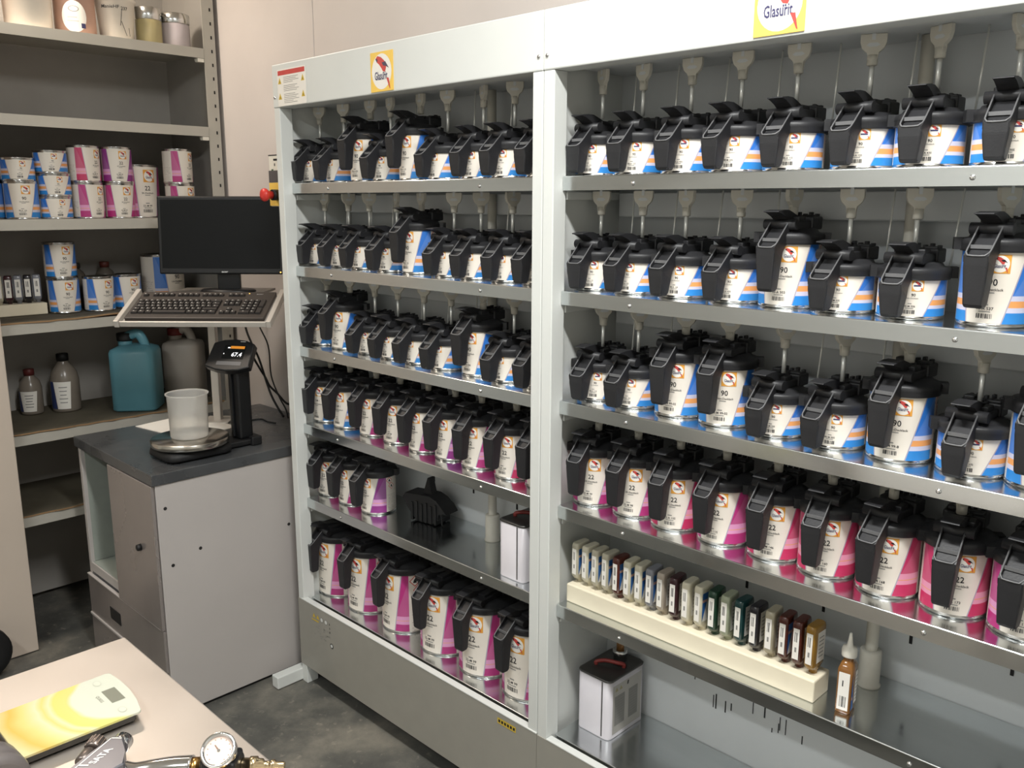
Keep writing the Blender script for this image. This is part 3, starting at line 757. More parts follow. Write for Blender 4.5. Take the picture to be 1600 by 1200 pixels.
# ------------------------------------------------------------------ square tins, the spare lid
def square_tin(label, loc, w_, d_, h_, cap=True, lab=True):
    t = thing('square_tin', label, 'tin can', loc)
    bm = bmn(); loft(bm, [rring(bm, w_, d_, 0, .012), rring(bm, w_ + .002, d_ + .002, .002, .013), rring(bm, w_, d_, .004, .012), rring(bm, w_, d_, h_ - .004, .012)])
    part('tin_body', mesh('tin_body', bm, mat('white lacquered tin', (196, 192, 196), .35, noise=.03)), t)
    bm = bmn(); loft(bm, [rring(bm, w_ + .003, d_ + .003, h_ - .004, .013), rring(bm, w_ + .003, d_ + .003, h_, .013), rring(bm, w_ - .004, d_ - .004, h_ + .0005, .012)])
    part('tin_top', mesh('tin_top', bm, mat('dark tin top', (92, 90, 88), .35, .8, noise=.1)), t)
    bm = bmn(); box(bm, (w_/2 - .024, -d_/2 - .0008, .006), (w_/2 - .020, -d_/2 + .001, h_ - .006)); part('side_seam', mesh('side_seam', bm, mat('seam grey', (112, 110, 110), .4, .4, noise=.05)), t)
    bm = bmn(); tube(bm, smooth_path([(-w_*.28, -d_*.18, h_), (-w_*.28, -d_*.18, h_ + .008), (-w_*.1, -d_*.08, h_ + .012), (w_*.2, .0, h_ + .012), (w_*.3, .01, h_ + .008), (w_*.3, .01, h_)], 4), .005, 8)
    part('carry_handle', mesh('carry_handle', bm, mat('dull red plastic', (128, 48, 44), .5, noise=.08)), t)
    bm = bmn(); lathe(bm, [(.017, h_), (.017, h_ + .016), (.019, h_ + .016), (.019, h_ + .028), (.016, h_ + .030)], 20, c=(.0, d_*.24, 0)); part('spout', mesh('spout', bm, m_tin), t)
    bm = bmn(); lathe(bm, [(.010, h_ + .030), (.010, h_ + .046), (.007, h_ + .050)], 14, c=(.0, d_*.24, 0)); part('spout_cap', mesh('spout_cap', bm, mat('brown cap', (122, 84, 40), .5, noise=.05)), t)
    if lab:
        F = Flat(); F.rect(0, h_*.48, d_*.8, h_*.82, 0)
        F.rect(-d_*.21, h_*.45, d_*.28, h_*.5, 1, 1); F.rect(d_*.17, h_*.45, d_*.26, h_*.5, 1, 1)
        for k, x in enumerate((-d_*.3, -d_*.18)): F.poly([(x - .006, h_*.78), (x + .006, h_*.78), (x, h_*.78 + .011)], 2, 1)
        F.poly([(-.002, h_*.80), (.004, h_*.80), (.006, h_*.86), (.0, h_*.86)], 3, 1)
        for k in range(9): F.rect(-d_*.21, h_*.64 - k * h_*.045, d_*.22, .0012, 4, 2); F.rect(d_*.17, h_*.64 - k * h_*.045, d_*.2, .0012, 4, 2)
        part('tin_label', mesh('tin_label', F.on_right(w_/2 + .0006), mat('grey paper', (166, 162, 156), .5, noise=.03), mat('grey print block', (128, 126, 122), .5, noise=.05), mat('pale ochre', (150, 142, 104), .5, noise=.05), m_ink, m_grey), t, kind='stuff')
    return t
square_tin('grey-white square solvent tin on the bottom shelf of the right rack', (1.226, .138, .3052), .100, .142, .158)
square_tin('white square tin at right end of fifth shelf, left rack', (.985, .088, .6512), .088, .130, .152, lab=False)
t = thing('spare_lid', 'paint-crusted black mixing lid lying alone on fifth shelf of left rack', 'lid', (.520, .150, .6512), R_(10))
bm = bmn()
prism(bm, [(-.085, .068), (-.06, .030), (-.03, .002), (.03, .002), (.050, .018), (.052, .04), (.068, .045), (.085, .040), (.066, .060), (.045, .078), (.018, .088), (-.02, .086), (-.075, .084)], 'y', -.030, .030, 0, .003)
for k in range(6): box(bm, (-.050 + k * .018, -.034, .004), (-.042 + k * .018, .034, .060 + .006 * (k % 2)), .001)
part('lid_shell', mesh('lid_shell', bm, m_dark), t)
bm = bmn(); prism(bm, [(-.022, .080), (.020, .080), (.014, .098), (.006, .138), (-.001, .138), (-.008, .108)], 'y', -.012, .012, 0, .002); part('lid_spout', mesh('lid_spout', bm, m_dark), t)
bm = bmn(); tube(bm, smooth_path([(.052, -.02, .045), (.058, -.02, .03), (.060, -.02, .002)], 4), .003, 6); part('lid_tab', mesh('lid_tab', bm, m_dark), t)

# ------------------------------------------------------------------ storage shelving on the left
XS, XBK, YS0, YS1 = -.85, -1.27, -.592, .262
SZ = [2.163, 1.876, 1.531, 1.178, .787, .488]
t = thing('storage_shelving', 'tall grey steel storage shelving left of the computer', 'shelving', (XS, 0, 0))
SHV = t
for y0, y1 in ((YS1 - .048, YS1),):
    bm = bmn(); box(bm, (-.003, y0, 0), (0, y1, 2.6)); box(bm, (-.04, y1 - .003, 0), (-.003, y1, 2.6))
    part('upright', mesh('upright', bm, m_shelf), t)
    bm = bmn()
    for k in range(50): box(bm, (-.0002, y0 + .030, .05 + k * .05), (.0006, y0 + .036, .062 + k * .05))
    part('upright_holes', mesh('upright_holes', bm, m_holes), t, kind='stuff')
boxpart('upright', (-.04, YS0, 0), (0, YS0 + .003, 2.6), m_shelf, t, .001)
boxpart('side_panel', (XBK - XS, YS1 - .006, 0.02), (-.041, YS1 - .0035, 2.6), m_shin, t, .0005)
boxpart('back_panel', (XBK - XS - .004, YS0, .02), (XBK - XS, YS1, 2.6), m_shin, t, .0005)
for z in SZ:
    bm = bmn(); prism(bm, [(.001, z - .036), (.001, z), (XBK - XS + .002, z), (XBK - XS + .002, z - .003), (-.002, z - .003), (-.002, z - .036)], 'y', YS0 + .004, YS1 - .049)
    box(bm, (XBK - XS + .003, YS1 - .0485, z - .003), (-.012, YS1 - .0065, z))
    sh = part('shelf', mesh('shelf', bm, m_shelf), t)
    bm = bmn(); prism(bm, [(-.02, z - .05), (.0, z - .05), (.0, z - .037), (-.03, z - .037)], 'y', YS1 - .075, YS1 - .050); part('shelf_clip', mesh('shelf_clip', bm, m_white), sh)

def liner(z, label, amp):
    bm = bmn(); rr = random.Random(int(z * 100)); n = 26; rows = []
    x0, x1 = XBK + .01, XS + .006
    for i in range(n + 1):
        y = YS0 + .01 + (YS1 - .06 - YS0 - .01) * i / n
        dz = amp * max(0, sin(i / n * 7.0 + z * 9)) ** 2 + rr.random() * .0012; dx = rr.uniform(-.004, .004)
        rows.append([bm.verts.new((x, y, z + .0006 + (dz if x > -1.0 else 0))) for x in (x0, -1.0, x1 + dx)] + [bm.verts.new((x, y, z + .006 + (dz if x > -1.0 else 0))) for x in (x1 + dx, -1.0, x0)])
    for a, b in zip(rows, rows[1:]):
        for k in range(6):
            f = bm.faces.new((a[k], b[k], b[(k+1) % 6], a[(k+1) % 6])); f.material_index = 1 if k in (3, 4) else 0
    bm.faces.new(rows[0]); bm.faces.new(list(reversed(rows[-1]))); bmesh.ops.recalc_face_normals(bm, faces=bm.faces[:])
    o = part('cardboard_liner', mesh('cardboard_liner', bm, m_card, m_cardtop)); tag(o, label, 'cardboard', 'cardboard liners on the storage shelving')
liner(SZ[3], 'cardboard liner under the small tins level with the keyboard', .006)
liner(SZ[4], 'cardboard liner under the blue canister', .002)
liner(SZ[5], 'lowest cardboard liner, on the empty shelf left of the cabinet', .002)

G = 'stacked tins on the storage shelving'
def st(line, sz, x, y, z, rz, label): paint_can(line, sz, '22-M 99' if line[:2] == '22' else '90-A 125', (x, y, z), R_(rz), label, G, lidded=False)
hs, ht = .066 + .0135, .117 + .0135
z3 = SZ[2] + .0003
st('90', 't', -1.03, -.535, z3, 58, 'blue-banded tin at left frame edge, lower of its pair on the middle shelf')
st('90', 's', -1.03, -.536, z3 + ht, 50, 'short blue-banded tin at left frame edge, on top of a taller tin')
st('90', 't', -.98, -.437, z3, 62, 'tall blue-banded tin, lower of the second pair from the left frame edge')
st('90', 's', -.985, -.439, z3 + ht, 66, 'short blue-banded tin topping the second pair from the left frame edge')
st('90', 's', -.985, -.325, z3, 70, 'bottom one of the three short blue-banded tins stacked up')
st('90', 's', -.985, -.323, z3 + hs, 66, 'middle one of the three short blue-banded tins stacked up')
st('90', 's', -.987, -.328, z3 + 2 * hs, 60, 'top one of the three short blue-banded tins stacked up')
st('22', 't', -.985, -.211, z3, 96, 'magenta-banded tin right of the three short blue tins, lower of its pair')
st('22r', 't', -.988, -.213, z3 + ht, 98, 'red-banded tin right of the three short blue tins, upper of its pair')
st('22', 't', -.985, -.097, z3, 72, 'magenta-banded tin left of the large 22 can, lower of its pair')
st('22p', 't', -.987, -.096, z3 + ht, 66, 'purple-banded tin left of the large 22 can, upper of its pair')
st('22', 'b', -1.06, .005, z3, 88, 'large red-banded 22 can behind the top left corner of the monitor')
st('22', 't', -.940, .122, z3, 84, 'magenta-banded tin above the monitor, lower of its pair')
st('22', 't', -.942, .120, z3 + ht, 100, 'magenta-banded tin above the monitor, upper of its pair')
z4 = SZ[3] + .0075
foam_tray('short pale foam tray of bottles on the storage shelving', (-1.10, -.545, z4 + .0002), (-1.025, -.375, z4 + .042))
for j, yy in enumerate((-.520, -.488, -.456, -.424, -.393)):
    cn = ['clear', 'maroon', 'grey', 'black', 'grey'][j]
    tint_bottle(-1.062, yy, z4 + .0424, cn, 'blue', f"{CLR[cn][1]} tint bottle, {ORD[j]} from left in the short foam tray", 'upside-down tint bottles in the short tray', R_(72), .026)
st('90', 't', -1.045, -.308, z4, 66, 'blue-banded tin right of the short bottle tray, lower of its pair')
st('90', 't', -1.048, -.310, z4 + ht, 70, 'blue-banded tin right of the short bottle tray, upper of its pair')
st('90', 't', -1.020, -.190, z4, 82, 'blue-banded tin left of the keyboard, in front of the left dark-capped bottle')
st('90', 't', -1.050, -.074, z4, 74, 'blue-banded tin touching the left end of the keyboard in view')
st('90', 'b', -1.070, .085, z4, 100, 'large blue-striped can behind the left edge of the monitor')

def jar(name, label, loc, prof, m_, cat, extra=None, group=None, seg=28):
    t = thing(name, label, cat, loc, 0, group); bm = bmn(); lathe(bm, prof, seg); part('vessel', mesh('vessel', bm, m_), t); return t
m_clearp = mat('clear bottle plastic', (150, 140, 128), .25, noise=.05, trans=.35)
for yy, mcol, nm in ((-.212, (52, 50, 48), 'grey-capped'), (-.100, (92, 44, 36), 'red-brown-capped')):
    t = jar('solvent_bottle', f"{nm} bottle standing behind the blue-banded tins by the keyboard", (-1.185, yy, z4 + .0004), [(.036, 0), (.038, .003), (.038, .115), (.03, .135), (.016, .148), (.016, .152)], mat('smoky bottle', (86, 80, 72), .3, noise=.06), 'bottle', group='solvent bottles behind the tins')
    bm = bmn(); lathe(bm, [(.0185, .150), (.0185, .170), (.016, .172)], 16); part('cap', mesh('cap', bm, mat('cap ' + nm, mcol, .5, noise=.05)), t)
z5 = SZ[4] + .0075
def wrapped(t, R, z0, z1, nm):
    F = Flat(); hh = z1 - z0
    F.poly([(-.035, z1), (-.024, z0), (.022, z0), (.030, z1)], 0); F.poly([(-.055, z1), (-.055, z0), (-.026, z0), (-.037, z1)], 1)
    for k in range(5): F.rect(.0, z1 - hh * (.2 + .14 * k), .03 - .004 * (k % 3), .0035, 2, 1)
    b = F.on_cyl(R, 0, .0006)
    o = part('bottle_label', mesh('bottle_label', b, m_paper, mat('dark blue print', (44, 58, 104), .5, noise=.05), m_grey), t, (0, 0, 0), (0, 0, R_(62)), kind='stuff')
t = jar('solvent_bottle', 'small clear bottle with dark red cap on the shelf below the trays', (-1.160, -.425, z5 + .0004), [(.038, 0), (.040, .004), (.040, .10), (.034, .125), (.017, .145), (.017, .152)], m_clearp, 'bottle')
bm = bmn(); lathe(bm, [(.019, .148), (.019, .170), (.017, .172)], 18); part('cap', mesh('cap', bm, mat('dark red cap', (92, 36, 34), .5, noise=.05)), t); wrapped(t, .040, .012, .090, 'a')
t = jar('solvent_bottle', 'larger round bottle with dark cap right of the small clear bottle', (-1.130, -.310, z5 + .0004), [(.050, 0), (.052, .004), (.052, .120), (.046, .150), (.030, .175), (.020, .190), (.020, .198)], m_clearp, 'bottle')
bm = bmn(); lathe(bm, [(.022, .194), (.022, .220), (.019, .222)], 18); part('cap', mesh('cap', bm, m_dark), t); wrapped(t, .052, .012, .118, 'b')

def canister(label, loc, rz, w_, d_, h_, m_, capm, name='canister'):
    t = thing(name, label, 'canister', loc, R_(rz))
    bm = bmn(); sh = h_ * .80
    loft(bm, [rring(bm, w_ - .02, d_ - .02, 0, .02), rring(bm, w_, d_, .008, .026), rring(bm, w_, d_, sh - .012, .026), rring(bm, w_ - .01, d_ - .01, sh, .024), rring(bm, w_ * .55, d_ * .5, sh + h_ * .05, .018)])
    part('vessel', mesh('vessel', bm, m_), t)
    bm = bmn(); tube(bm, smooth_path([(w_ * .26, 0, sh - .004), (w_ * .20, 0, sh + h_ * .10), (w_ * .10, 0, h_ * .985), (-w_ * .04, 0, h_ * .975), (-w_ * .16, 0, h_ * .94)], 5), .017, 10, 0, .020)
    part('grip', mesh('grip', bm, m_), t)
    bm = bmn(); lathe(bm, [(.026, sh), (.026, sh + h_ * .12)], 18, c=(-w_ * .20, 0, 0)); part('neck', mesh('neck', bm, m_), t)
    bm = bmn(); lathe(bm, [(.029, h_ * .90), (.030, h_ * .92), (.030, h_ * .995), (.027, h_)], 18, c=(-w_ * .20, 0, 0)); part('cap', mesh('cap', bm, capm), t)
    F = Flat(); F.rect(0, h_ * .42, d_ * .6, h_ * .5, 0)
    for k in range(6): F.rect(0, h_ * (.6 - .07 * k), d_ * .4, .005, 1, 1)
    b = F.on_right(w_/2 + .0005)
    for v in b.verts: v.co.x = -v.co.x; v.co.y = -v.co.y
    part('canister_label', mesh('canister_label', b, mat('worn label', (128, 118, 112), .6, noise=.1), m_grey), t, kind='stuff')
    return t
m_bluep = mat('blue canister plastic', (98, 152, 166), .38, noise=.08, nscale=6, trans=.12)
m_whitep = mat('milky canister plastic', (188, 180, 170), .4, noise=.06, nscale=6, trans=.12)
canister('light blue plastic canister with arched grip on the storage shelving', (-.955, -.100, z5 + .0004), 52, .168, .150, .300, m_bluep, m_dark)
canister('milky white plastic canister with red cap behind the beaker', (-1.020, .125, z5 + .0004), 48, .150, .130, .290, m_whitep, mat('canister red cap', (108, 34, 30), .5, noise=.05))

# top shelf cups
z1 = SZ[0] + .0004
def cup(label, y, x, prof, m_, extra=()):
    t = thing('paint_pot', label, 'pot', (x, y, z1), 0, 'pots on the highest shelf'); bm = bmn(); lathe(bm, prof, 30); part('vessel', mesh('vessel', bm, m_), t); return t
m_cup = mat('white cup plastic', (228, 220, 208), .45, noise=.03)
t = cup('brown-edged pot cut by the left frame edge on the highest shelf', -.510, -.95, [(.050, 0), (.052, .01), (.055, .14), (.05, .142)], mat('brown pot', (150, 112, 92), .5, noise=.06))
t = cup('large plain white tub on the highest shelf', -.365, -.945, [(.070, 0), (.073, .004), (.077, .16), (.080, .162), (.080, .172), (.075, .174)], m_cup)
t = cup('pinkish pot with white oval label on the highest shelf', -.212, -.945, [(.064, 0), (.067, .003), (.067, .13), (.069, .132), (.069, .15), (.066, .152)], mat('pinkish pot', (196, 158, 140), .45, noise=.05))
F = Flat(); F.ell(.0, .055, .040, .052, 0); F.ell(.0, .080, .017, .010, 1, 1, 20); F.ell(.0, .080, .014, .008, 0, 2, 20); F.rect(.028, .026, .014, .016, 2, 1); F.rect(-.006, .052, .03, .003, 3, 1); F.rect(-.004, .040, .036, .003, 3, 1)
part('pot_label', mesh('pot_label', F.on_cyl(.067, 0, .0006), m_paper, m_grey, m_navy, mat('faint print', (196, 186, 180), .5, noise=.03)), t, (0, 0, 0), (0, 0, R_(68)), kind='stuff')
t = cup('white tapered mixing cup with black marker writing on the highest shelf', -.072, -.940, [(.052, 0), (.055, .003), (.066, .128), (.072, .130), (.072, .140), (.068, .142), (.062, .138)], m_cup)
F = Flat(); F.text('ManieHF', -.012, .108, .011, 0, 0, .01, 1.1, .05); F.text('237', .036, .104, .011, 0, 0, .01, 1.0)
for q in ([(.026, .10), (.028, .10), (.020, .045), (.018, .045)], [(.022, .06), (.024, .06), (.040, .012), (.038, .012)], [(.048, .04), (.050, .04), (.052, .012), (.050, .012)]): F.poly(q, 0)
part('marker_writing', mesh('marker_writing', F.on_cyl(.0655, 0, .0006), m_ink), t, (0, 0, 0), (0, 0, R_(64)), kind='stuff')
t = cup('olive jar with shiny metal collar on the highest shelf', .045, -.935, [(.044, 0), (.046, .003), (.046, .085), (.044, .088)], mat('olive jar', (172, 160, 118), .4, noise=.08))
bm = bmn(); lathe(bm, [(.0455, .086), (.047, .088), (.047, .128), (.044, .130)], 28); part('metal_collar', mesh('metal_collar', bm, m_tin), t)
t = cup('pale jar with clear rim right of the olive jar', .150, -.945, [(.052, 0), (.054, .003), (.054, .084), (.052, .088)], mat('pale jar', (190, 180, 182), .35, noise=.08))
bm = bmn(); lathe(bm, [(.0535, .087), (.055, .09), (.055, .122), (.052, .124)], 28); part('clear_rim', mesh('clear_rim', bm, m_tin), t)

# ------------------------------------------------------------------ tall beige cabinet and the wheel at the left edge
t = thing('tall_cabinet', 'tall beige cabinet at the left frame edge', 'cabinet', (-.80, -.595, 0))
boxpart('carcass', (-.5, -.62, .0), (-.02, 0, 2.3), m_beige, t, .003)
boxpart('door_panel', (-.0195, -.62, .004), (0, 0, 2.3), m_beige, t, .003)
t = thing('castor_wheel', 'black rubber wheel on the floor against the beige cabinet', 'wheel', (-.715, -.795, .0))
bm = bmn(); lathe(bm, [(.062, -.022), (.088, -.022), (.094, -.014), (.094, .014), (.088, .022), (.062, .022)], 32, c=(0, 0, .0942), axis='x'); part('tyre', mesh('tyre', bm, m_dark), t)
bm = bmn(); lathe(bm, [(.020, -.026), (.062, -.018), (.062, .018), (.020, .026)], 24, c=(0, 0, .0942), axis='x'); part('hub', mesh('hub', bm, mat('grey hub', (80, 76, 74), .5, noise=.06)), t)

# ------------------------------------------------------------------ cabinet with the weighing station
CX0, CX1, CY0, CY1 = -.66, -.040, -.440, .255
t = thing('base_cabinet', 'grey lacquered base cabinet with sliding door under the weighing scale', 'cabinet', (0, 0, 0))
boxpart('side_panel', (CX1 - .020, CY0, .012), (CX1, CY1, .766), m_cab, t, .0015)
boxpart('side_panel', (CX0, CY0, .012), (CX0 + .020, CY1, .766), m_cab, t, .0015)
boxpart('back_panel', (CX0 + .021, CY1 - .01, .012), (CX1 - .021, CY1, .766), m_cabin, t)
boxpart('bottom_board', (CX0 + .0205, CY0 + .005, .318), (CX1 - .0205, CY1 - .011, .345), m_cabin, t)
boxpart('front_rail', (CX0 + .0205, CY0 - .001, .312), (CX1 - .0205, CY0 + .0045, .346), m_cab, t)
boxpart('inner_panel', (CX0 + .0205, CY0 + .012, .346), (CX0 + .0225, CY1 - .012, .764), m_cabin, t, .0005)
boxpart('sliding_door', (-.375, CY0 - .012, .300), (CX1 - .004, CY0 - .002, .764), m_cabf, t, .0015)
bm = bmn(); lathe(bm, [(.011, 0), (.010, -.012), (.006, -.014)], 14, c=(-.155, CY0 - .012, .545), axis='y'); bmesh.ops.recalc_face_normals(bm, faces=bm.faces[:]); part('door_knob', mesh('door_knob', bm, m_dark), t)
d = boxpart('drawer', (CX0 + .002, CY0 - .010, .156), (CX1 - .004, CY0 - .001, .298), m_cabf, t, .0015)
boxpart('recessed_grip', (-.470, CY0 - .012, .195), (-.385, CY0 - .0098, .238), m_dark, d, .001)
d = boxpart('drawer', (CX0 + .002, CY0 - .010, .02), (CX1 - .004, CY0 - .001, .146), m_cabf, t, .0015)
boxpart('drawer_edge', (CX0 + .002, CY0 - .014, .147), (CX1 - .02, CY0 - .001, .155), m_cab, t, .001)
boxpart('drawer_edge', (CX0 + .002, CY0 - .012, .2985), (CX1 - .02, CY0 - .001, .3035), m_cab, t, .001)
boxpart('floor_runner', (CX0 + .01, CY0 + .02, 0), (CX1 - .01, CY1, .0115), m_dark, t, .0005)
for y, z in ((-.415, .690), (-.405, .505), (-.315, .535), (-.003, .530)):
    bm = bmn(); lathe(bm, [(.0055, 0), (.0055, .0006)], 12, axis='x', c=(CX1 + .0001, y, z)); part('screw_hole', mesh('screw_hole', bm, m_holes), t)
o = bmn(); box(o, (CX0 - .005, CY0 - .010, .7665), (CX1 + .005, CY1 + .006, .801), .002)
tag(part('worktop', mesh('worktop', o, m_top)), 'dark steel worktop covering the grey base cabinet', 'worktop')
bm = bmn()
vs_ = box(bm, (-.150, -.105, 0), (.150, .105, .0025))
o = part('paper_sheet', mesh('paper_sheet', bm, m_paper), None, (-.515, -.115, .8012), (0, 0, R_(10))); tag(o, 'white sheet of paper lying under the weighing scale edge', 'paper')

# weighing scale with round pan
t = thing('weighing_scale', 'black laboratory scale with round steel pan and tilted display', 'scale', (-.172, -.262, .8012))
bm = bmn(); loft(bm, [rring(bm, .17, .21, .006, .03), rring(bm, .18, .22, .012, .035), rring(bm, .17, .21, .030, .03), rring(bm, .10, .14, .036, .02)])
for sx in (-.06, .06):
    for sy in (-.08, .08): lathe(bm, [(.012, 0), (.012, .008)], 12, c=(sx, sy, 0))
part('scale_base', mesh('scale_base', bm, m_dark), t)
bm = bmn(); lathe(bm, [(.108, .038), (.117, .038), (.119, .040), (.119, .056), (.117, .058), (.004, .058)], 64); part('weighing_pan', mesh('weighing_pan', bm, mat('brushed pan steel', (196, 192, 184), .22, 1.0, noise=.06, nscale=8)), t)
bm = bmn(); box(bm, (-.045, .10, .004), (.045, .215, .022), .004); box(bm, (-.055, .185, .0), (.055, .222, .03), .004); part('column_foot', mesh('column_foot', bm, m_dark), t)
bm = bmn(); box(bm, (-.032, .155, .022), (.032, .205, .275), .008); box(bm, (-.006, .147, .03), (.006, .155, .25), .002); part('column', mesh('column', bm, m_gloss), t)
hd = bpy.data.objects.new('display_head', None)
M3 = Matrix.Rotation(R_(33), 3, 'Z') @ Matrix.Rotation(R_(48), 3, 'X')
bm = bmn(); prism(bm, [(-.078, -.050), (-.040, -.062), (0, -.066), (.040, -.062), (.078, -.050), (.072, .040), (.040, .052), (0, .056), (-.040, .052), (-.072, .040)], 'z', -.014, .012, 0, .004)
bm.transform(M3.to_4x4()); head = part('display_head', mesh('display_head', bm, m_gloss), t, (-.005, .165, .300))
F = Flat(); F.rect(.010, .005, .076, .052, 0); F.rect(.018, .023, .050, .010, 1, 1); F.rect(-.012, .021, .008, .004, 2, 1)
F.text('67.4', .022, -.004, .015, 2, 1, .015); F.rect(-.024, -.002, .003, .004, 2, 1); F.rect(.004, -.038, .086, .014, 3, 0); F.rect(.03, .046, .018, .003, 4, 0)
b = F.on_top(.0125); b.transform(M3.to_4x4())
part('display_screen', mesh('display_screen', b, m_screen, mat('lcd amber', (190, 120, 40), .4, emit=(196, 124, 40), estr=.5), mat('lcd digits', (235, 235, 240), .4, emit=(235, 235, 240), estr=.9), mat('button strip', (92, 92, 94), .4, noise=.05), m_grey), head, kind='stuff')

# beaker
m_beak = mat('frosted polypropylene', (246, 244, 240), .3, noise=.02, nscale=12, trans=.75, ior=1.1)
t = thing('plastic_beaker', 'frosted plastic measuring beaker standing on the round weighing pan', 'beaker', (-.172, -.262, .8600))
bm = bmn(); prof = [(.050, 0), (.056, .002), (.0575, .006), (.0615, .135), (.0655, .139), (.0655, .142), (.060, .1405), (.0600, .136), (.0560, .008), (.052, .004), (.002, .004)]
lathe(bm, prof, 48)
for v in bm.verts:
    if v.co.z > .10:
        a = math.atan2(v.co.y, v.co.x) - R_(-8); a = (a + pi) % (2*pi) - pi
        k = math.exp(-(a / .22) ** 2) * min(1, (v.co.z - .10) / .04); v.co.x += cos(R_(-8)) * .010 * k; v.co.y += sin(R_(-8)) * .010 * k
part('vessel', mesh('vessel', bm, m_beak), t)

# ------------------------------------------------------------------ computer stand: pole, shelf plate, tilted keyboard tray
AX = R_(44.4)
t = thing('computer_stand', 'silver computer stand with pole and tilted keyboard tray', 'stand', (-.520, .010, .8012), AX)
boxpart('pole', (-.014, -.014, 0), (.014, .014, .470), m_silver, t, .003)
boxpart('pole_foot', (-.05, -.05, 0), (.05, .05, .006), m_silver, t, .001)
boxpart('monitor_plate', (-.13, -.10, .470), (.20, .13, .478), mat('plate grey', (120, 116, 110), .4, .3, noise=.06), t, .001)
# tray in stand frame: x right, y away from the camera
TT = Matrix.Translation(Vector((.058, -.245, .447))) @ Matrix.Rotation(R_(22), 4, 'X')
bm = bmn(); box(bm, (-.236, -.100, -.006), (.236, .100, -.002), .001); bm.transform(TT); part('tray_plate', mesh('tray_plate', bm, m_silver), t)
bm = bmn(); box(bm, (-.236, -.108, -.012), (.236, -.1005, .007), .002); bm.transform(TT); part('tray_front', mesh('tray_front', bm, m_silver), t)
for s_ in (-1, 1):
    bm = bmn(); prism(bm, [(-.112, -.012), (.104, -.012), (.104, .016), (-.112, .012)], 'x', s_ * .2365 - (.0 if s_ > 0 else .016), s_ * .2365 + (.016 if s_ > 0 else .0), 0, .002); bm.transform(TT); part('tray_cheek', mesh('tray_cheek', bm, m_silver), t)
bm = bmn(); prism(bm, [(-.08, .430), (.0, .455), (.0, .470), (-.09, .446)], 'x', -.03, .03); part('tray_arm', mesh('tray_arm', bm, m_silver), t)
ST = t
# keyboard on the tray
kb = thing('keyboard', 'black computer keyboard lying on the tilted silver tray', 'keyboard', (-.520, .010, .8012), AX)
bm = bmn(); box(bm, (-.225, -.090, -.0015), (.226, .092, .012), .003); bm.transform(TT); part('keyboard_case', mesh('keyboard_case', bm, m_kb), kb)
def key(x0, x1, y, hh=.0145):
    bm = bmn(); a = .0015
    w_ = x1 - x0
    v0 = [(x0 + .0008, y - hh/2, .0125), (x1 - .0008, y - hh/2, .0125), (x1 - .0008, y + hh/2, .0125), (x0 + .0008, y + hh/2, .0125)]
    v1 = [(x0 + .0025, y - hh/2 + .0015, .0185), (x1 - .0025, y - hh/2 + .0015, .0185), (x1 - .0025, y + hh/2 - .001, .0185), (x0 + .0025, y + hh/2 - .001, .0185)]
    A = [bm.verts.new(p) for p in v0]; B = [bm.verts.new(p) for p in v1]
    bm.faces.new(B)
    for i in range(4): bm.faces.new((A[i], A[(i+1) % 4], B[(i+1) % 4], B[i]))
    if hh < .02 and w_ < .04:
        lx, ly = (x0 + x1) / 2 - .0025, y + .002
        q = [bm.verts.new(p) for p in ((lx - .0022, ly - .0022, .0188), (lx + .0022, ly - .0022, .0188), (lx + .0022, ly + .0022, .0188), (lx - .0022, ly + .0022, .0188))]
        f = bm.faces.new(q); f.material_index = 1
    bm.transform(TT); part('key', mesh('key', bm, m_key, mat('key legend', (170, 168, 164), .5, noise=.04)), kb)
P = .0187; X0 = -.214
rows = [(.030, [1] * 13 + [2]), (.0115, [1.5] + [1] * 12 + [1.5]), (-.007, [1.75] + [1] * 12 + [1.25]), (-.0255, [1.25] + [1] * 11 + [2.75]), (-.044 - .0185 + .0185, [1.25, 1.25, 1.25, 6, 1.25, 1.25, 1.25, 1.5])]
yo = -.012
for y, ws in rows:
    x = X0
    for ww in ws: key(x, x + ww * P * .985, y + yo); x += ww * P * .985
for grp in ((0, 1), (1.8, 5.8), (6.3, 10.3), (10.8, 14.8)):
    x = grp[0]
    while x < grp[1] - .5: key(X0 + x * P * .98, X0 + (x + 1) * P * .98, .062, .012); x += 1
xb = X0 + 15.3 * P
for k in range(3):
    key(xb + k * P, xb + (k + 1) * P, .062, .012)
    for y in (.030, .0115): key(xb + k * P, xb + (k + 1) * P, y + yo)
    key(xb + k * P, xb + (k + 1) * P, -.044 + yo)
key(xb + P, xb + 2 * P, -.0255 + yo)
xn = xb + 3.35 * P
for y in (.030, .0115, -.007, -.0255):
    for k in range(3): key(xn + k * P, xn + (k + 1) * P, y + yo)
key(xn, xn + 2 * P, -.044 + yo); key(xn + 2 * P, xn + 3 * P, -.044 + yo); key(xn + 3 * P, xn + 4 * P, .002, .05); key(xn + 3 * P, xn + 4 * P, -.047, .034)
F = Flat(); F.text('acer', .175, .074, .007, 0, 0, .02, 1.3); F.rect(.138, .078, .004, .003, 1, 0)
b = F.on_top(.0125); b.transform(TT); part('keyboard_logo', mesh('keyboard_logo', b, mat('logo silver', (205, 205, 205), .3, .6, noise=.02), mat('orange led', (255, 190, 90), .4, emit=(255, 190, 90), estr=3.0)), kb, kind='stuff')

